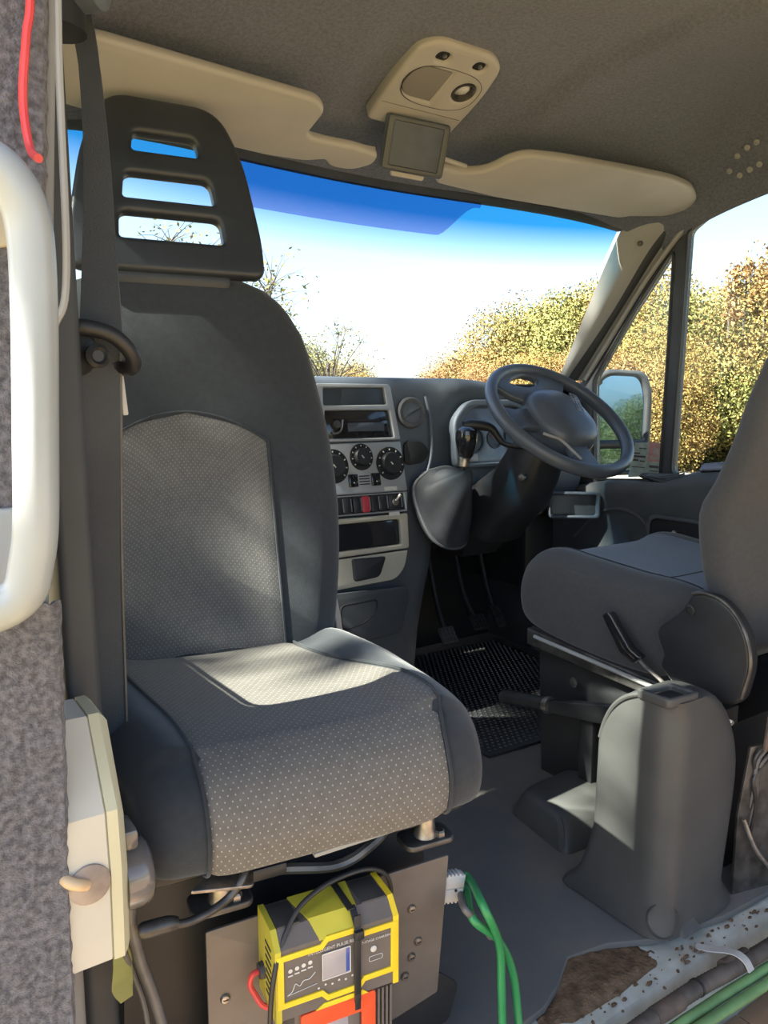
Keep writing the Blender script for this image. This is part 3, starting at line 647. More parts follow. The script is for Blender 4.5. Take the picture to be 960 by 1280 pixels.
# insert runs from the back of the top round the nose to the lower front edge
s0 = 8; s1 = 51
ss = lin(s0, s1, 60)
arc = [0]
for a, b in zip(ss, ss[1:]): arc.append(arc[-1] + (cpt(a, 0) - cpt(b, 0)).length)
arcd = dict(zip(ss, arc))
def iedge(y):
    t = max(-.26, min(.22, y)); return -.119 - .026 * sstep(-.12, .22, t), .187 + .026 * sstep(-.26, -.16, t) - .062 * sstep(-.14, .22, t)
def iu(s, u):
    y = cpt(s, 0).y; a, b = iedge(y); return (a + (b - a) * (u + 1) / 2 - CXC) / chw(y)
us = lin(-1, 1, 25)
def ins(s, u): return cpt(s, iu(s, u), .0055 * (1 - abs(u) ** 16) - .0005)
obj('cushion_insert', grid(ins, ss, us, uv=lambda s, u: (u * .155, arcd[s])), 'insert', ps, local=True, auto=80)
sm = [cpt(s, iu(s, 1.01), .0025) for s in ss]; sm2 = [cpt(s, iu(s, -1.01), .0025) for s in ss]
obj('seam', tube(sm, .0022, 6, smooth=False), 'black_fabric', ps, local=True)
obj('seam', tube(sm2, .0022, 6, smooth=False), 'black_fabric', ps, local=True)
# backrest
bz = [.485, .53, .60, .66, .72, .78, .84, .90, .95, 1.0, 1.04, 1.08, 1.105, 1.125, 1.14]
bw = [.235, .248, .262, .270, .275, .275, .272, .265, .256, .245, .232, .208, .186, .157, .11]
def bhw(z): return float(np.interp(z, bz, bw))
def bfy(z): return .222 + (z - .53) * .265
def bpt(z, a):
    """backrest section at height z, a = angle; front is -y"""
    hw = bhw(z); y0 = bfy(z); th = .13 * (1 - .45 * sstep(.9, 1.14, z)); c, s = math.cos(a), math.sin(a)
    x = hw * math.copysign(abs(c) ** .55, c); yy = y0 + th / 2 + th / 2 * math.copysign(abs(s) ** .62, s)
    if s < 0: yy += .026 * math.exp(-(x / (.55 * hw)) ** 2) * (1 - sstep(.85, 1.05, z)) * abs(s)
    return V((x + .004, yy, z))
A_ = [2 * math.pi * k / 44 for k in range(44)]
obj('backrest', loft([[bpt(z, a) for a in A_] for z in lin(.485, 1.1399, 34)]), 'black_fabric', ps, local=True, auto=80)
def bfront(x, z, push=0.0):
    hw = bhw(z); cc = max(-1, min(1, (x - .004) / hw)); c = math.copysign(abs(cc) ** (1 / .55), cc)
    p = bpt(z, -math.acos(c)); return V((x, p.y - push, z))
def ztop(x): return .900 - 2.7 * x * x - .3 * abs(x) ** 3
def bins(u, v):
    x = u * (.137 + .004 * v); z = .492 + (ztop(x) - .492) * v
    return bfront(x, z, .004 * (1 - abs(u) ** 14) * min(1, v * 30) * min(1, (1 - v) * 30) - .0004)
obj('backrest_insert', grid(bins, lin(-1, 1, 27), lin(0, 1, 40), uv=lambda u, v: (u * .138, v * .385)), 'insert_back', ps, local=True, auto=80)
seamp = [bfront(u * (.137 + .004 * v) * 1.004, .492 + (ztop(u * .14) - .492) * v, .002) for u, v in [(-1, k / 12) for k in range(13)] + [(-1 + k / 12, 1) for k in range(1, 24)] + [(1, 1 - k / 12) for k in range(13)]]
obj('seam', tube(seamp, .0022, 6, smooth=False), 'black_fabric', ps, local=True)
# slotted headrest
HF = frame((0, .415, 1.29), (0, -1, .24))
def hz(z): return (z - 1.29) / .972
ho = rpoly([(-.168, hz(1.135)), (.160, hz(1.135)), (.160, hz(1.20)), (.138, hz(1.345)), (.098, hz(1.435)), (-.098, hz(1.438)), (-.140, hz(1.345)), (-.170, hz(1.20))], [.02, .02, .05, .08, .06, .06, .08, .05], 8)
def sl_(z0, z1, xa, xb): return rpoly([(-xa, hz(z0)), (xa, hz(z0)), (xb, hz(z1)), (-xb, hz(z1))], [.008, .008, .016, .016], 5)
holes = [sl_(1.342, 1.374, .058, .054), sl_(1.259, 1.302, .079, .073), sl_(1.190, 1.234, .089, .086)]
hr = obj('headrest', plate(ho, holes, .030, .009, HF, 3), 'headrest', ps, local=True, auto=50)
hb = rpoly([(-.165, hz(1.15)), (.157, hz(1.15)), (.155, hz(1.20)), (.128, hz(1.345)), (.085, hz(1.425)), (-.085, hz(1.425)), (-.128, hz(1.345)), (-.165, hz(1.20))], [.02, .02, .05, .08, .06, .06, .08, .05], 6)
hi_ = rpoly([(-.138, hz(1.165)), (.130, hz(1.165)), (.128, hz(1.20)), (.108, hz(1.345)), (.082, hz(1.408)), (-.082, hz(1.408)), (-.110, hz(1.345)), (-.136, hz(1.20))], [.02, .02, .04, .04, .03, .03, .04, .04], 6)
obj('headrest_shell', plate(hb, [hi_], .05, .010, HF @ Matrix.Translation((0, 0, -.032)), 2), 'headrest', ps, local=True, auto=50)
obj('headrest_collar', box((0, .400, 1.130), (.20, .05, .03), .01), 'headrest', ps, local=True)
# frame, legs and adjusters beneath
for x, y in ((-.088, -.205), (.190, -.192), (-.17, .16), (.20, .16)):
    lg = obj('leg', lathe([(.017, .0), (.015, .008), (.0125, .02), (.0125, .07)], frame((x, y, .345), (0, 0, 1)), 16), 'steel', ps, local=True)
    obj('foot_plate', plate(rr(x - .036, y - .022, x + .036, y + .022, .012), (), .008, .002, frame((0, 0, .345), (0, 0, 1))), 'darksteel', lg, local=True)
    obj('bolt_head', lathe([(.008, 0), (.008, .006), (.006, .008), (.001, .008)], frame((x + .016, y - .010, .349), (0, 0, 1)), 6), 'steel', lg, local=True, smooth=False)
obj('slide_rail', box((-.088, .03, .365), (.030, .40, .022), .005), 'darksteel', ps, local=True)
obj('slide_rail', box((.197, .05, .365), (.030, .40, .022), .005), 'darksteel', ps, local=True)
obj('cross_bar', tube([(-.09, -.17, .335), (-.02, -.185, .352), (.06, -.20, .345), (.11, -.20, .362), (.15, -.18, .376)], .007, 8), 'darksteel', ps, local=True)
obj('under_rod', box((.075, -.225, .388), (.11, .010, .006), .002, None, ('Y', -.06)), 'trimgrey', ps, local=True)
obj('spring', tube([(-.02 + .0007 * k + .0, -.175 + .011 * math.cos(k * .9), .375 + .011 * math.sin(k * .9)) for k in range(80)], .0018, 6, smooth=False), 'darksteel', ps, local=True)
obj('adjust_bar', tube([(-.160, -.256, .371), (-.135, -.254, .364), (-.105, -.248, .366), (-.085, -.244, .374), (-.070, -.240, .388), (-.060, -.225, .398)], .0046, 10), 'darksteel', ps, local=True)
obj('bar_grip', tube([(-.186, -.260, .373), (-.180, -.260, .373), (-.155, -.256, .370), (-.146, -.255, .367)], [.006, .0088, .0085, .007], 12, per=3), 'darksteel', ps, local=True)
obj('latch_plate', plate(rpoly([(-.135, -.250), (-.06, -.245), (-.052, -.215), (-.10, -.215)], .006), (), .004, .001, frame((0, 0, .388), (.25, -.1, 1))), 'steel', ps, local=True)
obj('pedestal_socket', box((-.04, -.205, .372), (.06, .03, .016), .004), 'black', ps, local=True)
obj('seat_pan', plate(rr(-.20, -.20, .26, .24, .03), (), .02, .004, frame((0, 0, .385), (0, 0, 1))), 'black', ps, local=True)
obj('pedestal', loft([[(-.20, -.13, 0), (.235, -.13, 0), (.235, .28, 0), (-.20, .28, 0)], [(-.185, -.12, .325), (.225, -.12, .325), (.225, .26, .325), (-.185, .26, .325)]]), 'black', ps, local=True, auto=30)
obj('belt_stalk', ribbon([PSM.inverted() @ V(p) for p in [(-.345, 1.30, .42), (-.352, 1.31, .50), (-.362, 1.32, .565)]], .012, [(1, .2, 0), (1, .2, 0)], .004), 'trimgrey', ps, local=True)

# ------------------------------------------------------------------ DRIVER SEAT (faces forward)
ds = thing('driver_seat', 'dark grey driver seat seen from its side behind the wheel', 'seat', (.45, 1.1, 0))
dprof = [(.86, .40), (.87, .50), (.93, .530), (1.05, .535), (1.18, .545), (1.27, .552), (1.33, .535), (1.372, .49), (1.378, .43), (1.355, .385), (1.28, .362), (1.1, .345), (.93, .35)]
DP = [(p.x, p.y) for p in spline([(*q, 0) for q in dprof + [dprof[0]]], 4)[:-1]]
def dpt(i, x, push=0.0):
    q = V(DP[i % len(DP)]); c = V((1.11, .45)); e = max(0, (abs(x) - .80) / .20); k = max(0, 1 - e ** 2.4) ** .5
    bol = .018 * math.exp(-((abs(x) - .78) / .15) ** 2) * (1 if q.y > .5 else 0)
    p = c + (q - c) * (.80 + .20 * k); d = (q - c).normalized()
    return V((.455 + .258 * x, p.x + d.x * push, p.y + bol * k + d.y * push))
obj('cushion', loft([[dpt(i, x) for i in range(len(DP))] for x in xs_]), 'drvfab', ds, auto=80)
ii = list(range(7, 27))
obj('cushion_insert', grid(lambda i, u: dpt(int(i), u * .70, .0035 * (1 - abs(u) ** 12)), ii, lin(-1, 1, 15)), 'drvtop', ds, auto=80)
obj('seam', tube([dpt(i, -.705, .002) for i in ii], .002, 6, smooth=False), 'black_fabric', ds)
obj('seam', tube([dpt(11, x, .004) for x in lin(-.7, .7, 12)], .0016, 6, smooth=False), 'black_fabric', ds)
zz = [.46, .53, .60, .705, .771, .85, .920, 1.018, 1.10, 1.16, 1.19]
yf = [.865, .885, .905, .912, .880, .852, .832, .795, .765, .74, .715]
hwz = [.235, .245, .255, .262, .262, .255, .25, .235, .21, .17, .12]
_sp = spline([(z, y, h) for z, y, h in zip(zz, yf, hwz)], 8); ZF = [v.x for v in _sp]; YF = [v.y for v in _sp]; HF_ = [v.z for v in _sp]
def dback(z, a):
    y0 = float(np.interp(z, ZF, YF)); th = float(np.interp(z, [.46, .6, .9, 1.19], [.10, .135, .115, .06])); hw = float(np.interp(z, ZF, HF_))
    c, s = math.cos(a), math.sin(a)
    x = .455 + hw * math.copysign(abs(c) ** .6, c); y = y0 - th / 2 + th / 2 * math.copysign(abs(s) ** .7, s)
    if s > 0: y -= .022 * math.exp(-((x - .455) / .15) ** 2) * s
    return V((x, y, z))
obj('backrest', loft([[dback(z, a) for a in A_] for z in lin(.46, 1.19, 34)]), 'drvfab', ds, auto=80)
hd = frame((.455, .70, 1.33), (0, 1, .2))
obj('headrest', plate(rpoly([(-.165, -.15), (.165, -.15), (.135, .06), (.09, .14), (-.09, .14), (-.135, .06)], [.02, .02, .08, .06, .06, .08], 6), [rr(-.085, -.10, .085, -.055, .016), rr(-.075, -.03, .075, .012, .016), rr(-.055, .05, .055, .082, .014)], .05, .012, hd), 'headrest', ds)
# recliner cover, lever, base
rc = [(.915, .400), (.905, .425), (.93, .47), (.872, .520), (.850, .560), (.828, .566), (.790, .560), (.757, .535), (.735, .495), (.728, .45), (.740, .390), (.752, .372), (.86, .352)]
ycv = frame((.168, 0, 0), (-1, 0, 0), (0, -1, 0))
rv_ = obj('recliner_cover', plate(rpoly([(-y, z) for y, z in rc], .02), (), .030, .007, ycv), 'black', ds)
obj('cover_edge', tube([(.152, y, z) for y, z in rc[4:11]], .0035, 8), 'darksteel', rv_)
obj('pivot_cap', lathe([(.011, 0), (.011, .005), (.007, .006), (.007, .003), (.001, .003)], frame((.154, .852, .528), (-1, 0, 0), (0, 1, 0)), 18), 'black', rv_)
lv = obj('recline_lever', plate(rpoly([(-1.062, .470), (-1.040, .482), (-.985, .418), (-.955, .405), (-.975, .385), (-1.01, .40)], .008), (), .022, .006, frame((.160, 0, 0), (-1, 0, 0), (0, -1, 0))), 'gloss', ds)
obj('lever_rod', tube([(.160, .975, .405), (.160, .955, .388), (.160, .92, .372), (.160, .885, .352), (.165, .868, .338)], .004, 8), 'steel', ds)
obj('height_rail', plate([(-1.33, .365), (-.80, .335), (-.80, .300), (-1.33, .325)], (), .05, .004, frame((.225, 0, 0), (-1, 0, 0), (0, -1, 0))), 'darksteel', ds)
obj('rail_lip', tube([(.197, 1.30, .352), (.197, 1.05, .338), (.197, .86, .326), (.197, .78, .318)], .005, 8), 'trimgrey', ds)
obj('seat_base', loft([[(.235, .80, 0), (.67, .80, 0), (.67, 1.30, 0), (.235, 1.30, 0)], [(.235, .80, .30), (.67, .80, .30), (.67, 1.32, .33), (.235, 1.32, .33)]]), 'black', ds, auto=30)
obj('base_bolt', lathe([(.012, 0), (.012, .006), (.006, .008), (.001, .008)], frame((.234, 1.20, .26), (-1, 0, 0), (0, 1, 0)), 12), 'darksteel', ds)
obj('seat_skirt', box((.215, 1.09, .345), (.02, .46, .06), .006), 'black', ds)

# handbrake lever beside the driver seat
hbk = thing('handbrake', 'black handbrake lever lying along the driver seat base above the mat', 'handbrake', (.17, 1.2, 0))
obj('grip', tube([(.190, 1.395, .172), (.190, 1.39, .172), (.188, 1.32, .186), (.186, 1.245, .200)], [.008, .019, .018, .0175], 14), 'rubber', hbk)
obj('collar', tube([(.186, 1.243, .200), (.186, 1.228, .203)], .0205, 14, smooth=False), 'steel', hbk)
obj('arm', plate(rpoly([(-1.23, .185), (-1.23, .218), (-1.02, .275), (-.92, .285), (-.92, .235), (-1.02, .225)], .01), (), .022, .004, frame((.186, 0, 0), (-1, 0, 0), (0, -1, 0))), 'black', hbk)
obj('post', box((.205, 1.125, .105), (.028, .040, .215), .005), 'black', hbk)
obj('release_stud', lathe([(.007, 0), (.007, .008), (.002, .009)], frame((.172, 1.005, .268), (-1, 0, 0), (0, 1, 0)), 12), 'steel', hbk)

# ------------------------------------------------------------------ tall grey plastic moulding over the belt anchorage
gc = thing('belt_anchor_cover', 'tall arched grey plastic cover standing on the sill end of the floor', 'plastic cover', (.04, .82, 0))
def cov_ring(z):
    f = z / .42
    arc_ = lambda z0, h: 1 - max(0, 1 - max(0, (z - z0) / h) ** 2) ** .5
    xl = -.062 + .010 * f; xr = .150 + .028 * sstep(.0, .27, z) - .150 * arc_(.245, .178)
    yr = .727 + .004 * f; yb = .893 + .035 * (1 - sstep(0, .15, z)) - .085 * arc_(.300, .122)
    fl = .026 * (1 - sstep(0, .045, z)); xl -= fl * .3; xr += fl; yb += fl; yr -= fl * .2
    return xl, xr, yr, yb
R = []
for z in [0, .012, .03, .05, .09, .14, .20, .24, .27, .30, .325, .345, .365, .385, .40, .412, .418]:
    xl, xr, yr, yb = cov_ring(z)
    s_ = .012 * sstep(.33, .416, z)
    pts_ = rpoly([(xl + s_ * .3, yr + s_ * .3), (xr - s_ * .2, yr + s_ * .3), (xr - s_ * .2, yb - s_), (xl + s_ * .3, yb - s_)], [.052, .075, .03, .022], 8)
    R.append([(x, y, z + .004) for x, y in pts_])
cvb = obj('shell', loft(R), 'coverg', gc, auto=50)
obj('front_rib', tube([(-.050, .884, .315), (-.050, .876, .345), (-.050, .862, .376), (-.050, .842, .400), (-.050, .818, .416), (-.047, .790, .425), (-.044, .752, .427)], .0045, 8), 'coverg', gc)
obj('slot_rim', plate(rpoly([(-.055, .742), (.020, .735), (.020, .795), (-.055, .810)], .01), [rpoly([(-.048, .750), (.010, .744), (.010, .786), (-.048, .798)], .006)], .018, .004, frame((0, 0, .424), (0, 0, 1))), 'coverg', gc)
obj('slot_recess', box((-.018, .769, .4205), (.056, .040, .004), 0), 'hole', gc)
ft = obj('foot_recess', lathe([(.026, -.010), (.030, .002), (.029, .004), (.024, -.004), (.001, -.008)], frame((-.046, .738, .036), (-.6, -1, .35), (1, 0, 0)), 24, 1.0, 1.0), 'coverg', gc)
obj('foot_boss', loft([[(-.022, .740, .006), (.035, .735, .006), (.030, .712, .006), (-.018, .712, .006)], [(-.012, .742, .040), (.018, .740, .040), (.016, .732, .036), (-.008, .734, .036)]]), 'coverg', gc, auto=30)
# low cover in front of it
lc = thing('low_floor_cover', 'low grey plastic floor cover beside the tall arched cover', 'plastic cover', (.05, 1.08, 0))
R = []
for z, g in ((0, 0), (.010, .002), (.044, .016), (.054, .022), (.058, .034)):
    R.append([(x, y, z) for x, y in rpoly([(.0 + g * 1.3, 1.003 + g * 1.6), (.19, .985 + g), (.22, 1.21 - g), (.028 + g, 1.20 - g)], [.025, .02, .03, .03], 4)])
obj('shell', loft(R), 'coverg', lc, auto=50)
obj('edge_bead', tube([(.010, 1.015, .008), (.022, 1.030, .040), (.030, 1.045, .054)], .003, 8), 'coverg', lc)

# black ribbed rubber mat in the driver's footwell
mt = thing('rubber_mat', 'black rubber mat with raised diamond tread in the driver footwell', 'mat', (.45, 1.7, 0))
MM = Matrix.Translation((.172, 1.425, 0)) @ Matrix.Rotation(math.radians(-2.5), 4, 'Z')
obj('mat_base', box((.31, .37, .005), (.64, .76, .008), .003, MM), 'rubber', mt)
nub = bmesh.new()
for i in range(34):
    for j in range(46):
        x = .012 + i * .0180 + (.009 if j % 2 else 0); y = .012 + j * .0160
        if x > .62: continue
        s = .0062
        q = [nub.verts.new(MM @ V((x + a * s, y + b * s, .009))) for a, b in ((-1, 0), (0, -.9), (1, 0), (0, .9))]
        t = [nub.verts.new(MM @ V((x + a * s * .6, y + b * s * .6, .0125))) for a, b in ((-1, 0), (0, -.9), (1, 0), (0, .9))]
        nub.faces.new(t)
        for k in range(4): nub.faces.new((q[k], q[(k + 1) % 4], t[(k + 1) % 4], t[k]))
o = obj('tread', nub, 'rubber', mt, smooth=False); o['kind'] = 'stuff'
# pedals
def pedal(name, label, x, y, z, wdt, hgt, m='rubber', armx=0.0):
    p = thing(name, label, 'pedal', (x, y, 0), group=None)
    fm = frame((x, y, z), (0, -1, .75))
    pad = obj('pad', box((0, 0, 0), (wdt, hgt, .014), .004, fm), m, p)
    for i in range(4):
        for j in range(3): obj('tread_block', box((-wdt * .36 + wdt * .24 * i, -hgt * .3 + hgt * .3 * j, .008), (wdt * .17, hgt * .2, .005), .001, fm), m, pad)
    obj('arm', tube([fm @ V((0, 0, -.006)), (x + armx, y + .06, z + .10), (x + armx, y + .12, z + .28), (x + armx, y + .16, z + .42)], .009, 8), 'black', p)
pedal('clutch_pedal', 'worn clutch pedal nearest the grey centre console', .435, 1.93, .150, .062, .058, 'coverg', .0)
pedal('brake_pedal', 'dark brake pedal between the clutch and the accelerator', .585, 1.95, .165, .062, .056, 'rubber', -.02)
pedal('accelerator_pedal', 'narrow accelerator pedal furthest from the centre console', .69, 1.97, .165, .042, .085, 'rubber', 0)

# ------------------------------------------------------------------ ROOF FITTINGS
def visor(name, label, outline, org, n, m='beige'):
    v = thing(name, label, 'sun visor', org)
    fm = frame(org, n, (1, 0, 0))
    return v, fm
def onz(z, pts): return pts
# visor planes follow the headliner slope
vn = V((0, -.36, -1)).normalized()
lv_ = thing('sun_visor', 'beige sun visor with stepped arm above the slotted headrest', 'sun visor', (-.55, 1.42, 1.47))
VF = frame((0, 1.42, 1.470), vn)
def on_v(p):   # drop (x, y) vertically on to the visor plane -> plane coords
    q = VF.inverted() @ V((p[0], p[1], 1.478 - (p[1] - 1.42) * .36)); return (q.x, q.y)
lvis = [(-.86, 1.36), (-.753, 1.350), (-.350, 1.368), (-.322, 1.39), (-.326, 1.457), (-.307, 1.468), (-.212, 1.466), (-.143, 1.473), (-.137, 1.504), (-.177, 1.536), (-.228, 1.536), (-.252, 1.518), (-.291, 1.534), (-.382, 1.539), (-.678, 1.522), (-.86, 1.50)]
obj('visor_pad', plate(rpoly([on_v(p) for p in lvis], [.02, .02, .025, .02, .01, .01, .01, .015, .015, .02, .01, .008, .015, .02, .03, .02]), (), .022, .008, VF), 'beige', lv_)
obj('visor_rod', tube([(-.345, 1.47, 1.458), (-.25, 1.475, 1.456), (-.15, 1.477, 1.456)], .006, 8), 'beige', lv_)
rvis_ = thing('sun_visor', 'beige sun visor with rounded end above the steering wheel', 'sun visor', (.4, 1.42, 1.47))
rvis = [(.005, 1.472), (.096, 1.470), (.148, 1.449), (.172, 1.400), (.205, 1.376), (.300, 1.362), (.514, 1.348), (.694, 1.341), (.789, 1.352), (.860, 1.384), (.884, 1.426), (.845, 1.475), (.718, 1.503), (.690, 1.517), (.470, 1.524), (.249, 1.530), (.049, 1.520)]
obj('visor_pad', plate(rpoly([on_v(p) for p in rvis], [.01, .02, .02, .02, .02, .04, .05, .04, .03, .03, .03, .03, .008, .01, .04, .04, .01]), (), .024, .008, VF @ Matrix.Translation((0, 0, .002))), 'beige', rvis_)
obj('visor_rod', tube([(.02, 1.46, 1.462), (.10, 1.468, 1.458)], .006, 8), 'beige', rvis_)
# overhead console
oc = thing('overhead_console', 'beige overhead lamp console on the headliner', 'roof console', (-.06, 1.38, 1.6))
OF = frame((-.075, 1.385, 1.583), (0, -.40, -1), (1, 0, 0))      # local y runs towards the rear of the cab
co = rpoly([(-.082, -.126), (.140, -.126), (.142, .01), (.128, .090), (.085, .114), (-.050, .112), (-.084, .085), (-.088, -.005)], [.014, .014, .05, .035, .03, .03, .035, .05], 6)
ohole = [rr(-.034, .064, -.004, .086, .010), rr(.060, .066, .088, .088, .010)]
lens_h = circ(.088, .006, .026)
half = [(.028, -.040), (.028, .045)] + [(-.022 + .042 * math.cos(t), .0025 + .0425 * math.sin(t)) for t in lin(math.pi * .52, math.pi * 1.48, 14)]
ocb = obj('lamp_body', plate(co, ohole + [lens_h, half], .034, .009, OF, 3), 'beige', oc)
for x in (-.019, .074): obj('fastener_recess', box((x, .076, .004), (.034, .026, .012), .002, OF), 'hole', oc)
for x in (-.019, .074): obj('clip_screw', lathe([(.005, 0), (.005, .004), (.001, .005)], OF @ Matrix.Translation((x + .004, .076, .009)), 12), 'steel', oc)
obj('courtesy_lens', plate([(x * .98, y * .98) for x, y in half], (), .006, .001, OF @ Matrix.Translation((0, 0, .010))), 'greyfilm', oc)
sp = obj('spot_lamp', lathe([(.026, .006), (.026, .015), (.022, .016), (.020, .010), (.018, -.004)], OF @ Matrix.Translation((.088, .006, 0)), 28, cap=False), 'darksteel', oc)
obj('spot_lens', lathe([(.023, -.004), (.019, .006), (.012, .010), (.001, .012)], OF @ Matrix.Translation((.086, .003, 0)) @ Matrix.Rotation(.3, 4, 'X'), 24), 'lens', sp)
ring = [(x, y) for x, y in circ(.0, .0, 1, 48)]
gl_ = [(.03 + .094 * math.copysign(abs(x) ** .75, x), .003 + .054 * math.copysign(abs(y) ** .75, y)) for x, y in ring]
obj('panel_groove', tube([OF @ V((*q, .0165)) for q in gl_ + gl_[:1]], .0011, 5, smooth=False), 'darksteel', oc)
obj('panel_groove', tube([OF @ V((x, -.066, .0165)) for x in (-.078, .13)], .0009, 5, smooth=False), 'darksteel', oc)
obj('cable_mouth', box((.012, -.122, .008), (.075, .022, .02), .006, OF), 'slot', oc)
# small black framed screen hanging from the console
ms = thing('cab_screen', 'small square black-framed screen hanging below the overhead console', 'screen', (-.01, 1.5, 1.48))
MF = frame((-.052, 1.462, 1.474), (-.25, -.93, -.30), (1, -.02, .0))
obj('screen_case', plate(rr(-.075, -.056, .075, .056, .008), (), .018, .005, MF), 'dash', ms)
obj('screen_bezel', plate(rr(-.073, -.054, .073, .054, .007), [rr(-.058, -.044, .058, .044, .003)], .006, .002, MF @ Matrix.Translation((0, 0, .009))), 'slot', ms)
obj('screen_panel', plate(rr(-.060, -.046, .060, .046, .003), (), .003, .0005, MF @ Matrix.Translation((0, 0, .0085))), 'screen', ms)
obj('screen_stem', tube([MF @ V((-.01, .04, -.01)), (-.05, 1.475, 1.545), (-.05, 1.475, 1.555)], .009, 10), 'black', ms)
obj('foot_tab', plate(rr(-.045, -.066, .035, -.050, .006), (), .01, .003, MF @ Matrix.Translation((0, 0, -.006))), 'beige', ms)
# small blank plate on the headliner
bp = tag(obj('ceiling_plate', plate(rpoly([(-.030, -.020), (.028, -.022), (.032, .014), (-.020, .022)], .008), (), .006, .002, frame((-.045, 1.192, 1.648), (0, -.12, -1), (.8, -.6, 0))), 'beige'), 'small beige blanking plate on the dark headliner', 'plate')

# ------------------------------------------------------------------ SEAT BELT, GRAB HANDLE, RED WIRE ON THE PILLAR
sb = thing('seat_belt', 'black passenger seat belt hanging down the door pillar', 'seat belt', (-.90, .87, .9))
obj('webbing', ribbon([(-.888, .93, 1.335), (-.882, .925, 1.28), (-.880, .92, 1.18), (-.885, .91, 1.08), (-.893, .89, .99)], [.026, .023, .028, .036, .044], [(.75, -.66, 0), (.80, -.6, 0), (.92, -.4, 0), (1, -.12, 0)], .0022), 'belt', sb)
obj('webbing', ribbon([(-.893, .900, 1.0), (-.897, .905, .90), (-.903, .915, .74), (-.905, .92, .60), (-.908, .92, .46), (-.910, .92, .22)], [.046, .050, .054, .055, .055, .054], [(1, -.12, 0), (1, 0, 0), (1, .04, 0)], .0022), 'belt', sb)
obj('selvedge', join(tube([(-.8705, .897, .985), (-.872, .903, .90), (-.876, .913, .74), (-.8775, .918, .60), (-.880, .918, .45)], .0016, 6), tube([(-.870, .890, .985), (-.868, .909, 1.08), (-.868, .919, 1.17)], .0014, 6)), 'cable_grey', sb)
gd = obj('belt_guide', tube([(-.945, .90, .985), (-.925, .872, .996), (-.890, .866, .990), (-.868, .870, .972), (-.862, .884, .956), (-.872, .905, .958), (-.905, .91, .972), (-.945, .91, .975)], .0085, 12), 'black', sb)
obj('guide_bolt', lathe([(.013, 0), (.013, .006), (.009, .009), (.006, .006), (.001, .006)], frame((-.906, .862, .966), (.1, -1, 0), (1, 0, 0)), 18), 'black', gd)
obj('guide_boss', lathe([(.028, 0), (.026, .01), (.018, .016), (.001, .018)], frame((-.925, .885, .972), (.5, -.8, 0), (0, 0, 1)), 20), 'black', gd)
obj('upper_anchor', loft([[V((-.925 + .036 * math.cos(t), .90 + .03 * math.sin(t), z)) for t in lin(0, 2 * math.pi * 15 / 16, 16)] for z in (1.295, 1.33, 1.40, 1.44)]), 'black', sb)
obj('anchor_pin', lathe([(.022, 0), (.022, .02), (.018, .024), (.001, .026)], frame((-.897, .885, 1.335), (.7, -.7, .05), (0, 0, 1)), 20), 'dash', sb)
obj('tongue_clip', box((-.867, .908, .925), (.006, .004, .045), .0015, None, ('Y', -.08)), 'connector', sb)

gh = thing('grab_handle', 'white painted tubular grab handle on the carpeted door pillar', 'grab handle', (-1.02, .68, .92))
obj('handle_tube', tube([(-1.075, .715, 1.092), (-1.068, .69, 1.094), (-1.055, .655, 1.093), (-1.030, .637, 1.088), (-1.013, .632, 1.070), (-1.0055, .632, 1.04), (-1.006, .632, .98), (-1.010, .632, .90), (-1.014, .632, .83), (-1.018, .634, .80), (-1.026, .638, .772), (-1.048, .652, .757), (-1.062, .685, .755), (-1.068, .715, .757)], .0165, 18), 'white', gh)
for x, z in ((-1.073, 1.092), (-1.067, .757)): obj('handle_foot', lathe([(.03, 0), (.03, .006), (.022, .012), (.018, .012)], frame((x, .712, z), (0, -1, 0), (1, 0, 0)), 20), 'white', gh)
tag(obj('red_wire', tube([(-.978, .706, 1.36), (-.981, .704, 1.24), (-.986, .703, 1.205), (-.991, .703, 1.165), (-.9915, .701, 1.14), (-.9905, .69, 1.115), (-.992, .655, 1.10)], .0034, 8), 'redcable'), 'thin red wire running down the carpeted pillar to the grab handle', 'wire')

# ------------------------------------------------------------------ WHITE SOCKET BOX ON THE PILLAR
jb = thing('socket_box', 'white plastic electrical socket box fixed low on the door pillar', 'electrical box', (-.97, .77, .45))
def jring(x, g=0):
    return [(x, .720 + g, .377 + g), (x, .715 + g, .468), (x, .720 + g, .530 - g), (x, .775, .608 - g), (x, .83 - g, .608 - g), (x, .83 - g, .377 + g)]
obj('box_body', loft([jring(-.996), jring(-.956), jring(-.954, .002)]), 'boxwhite', jb, auto=25)
obj('box_lid', loft([jring(-.954, -.001), jring(-.944, -.001), jring(-.939, .004), jring(-.936, .009)]), 'boxlid', jb, auto=25)
skt = obj('socket_cover', lathe([(.036, 0), (.036, .014), (.034, .024), (.029, .028), (.001, .029)], frame((-.936, .755, .440), (1, 0, 0), (0, 1, 0)), 28), 'smoke', jb)
obj('cover_hinge', box((-.928, .755, .484), (.016, .04, .022), .005), 'smoke', skt)
obj('cable_gland', lathe([(.020, -.002), (.0195, .003), (.0155, .0045), (.001, .0045)], frame((-.974, .7165, .466), (0, -1, .03), (1, 0, 0)), 24), 'brown', jb)
obj('gland_cable', tube([(-.9985, .726, .480), (-.993, .712, .477), (-.985, .709, .473), (-.977, .713, .468)], .0056, 10), 'tan', jb)
tag(obj('grey_cable', tube([(-.926, .755, .412), (-.925, .765, .38), (-.912, .785, .315), (-.897, .79, .255), (-.888, .785, .19), (-.885, .785, .05), (-.88, .79, .002)], .0062, 10), 'cable_grey'), 'thick grey cable dropping from the white socket box', 'cable')
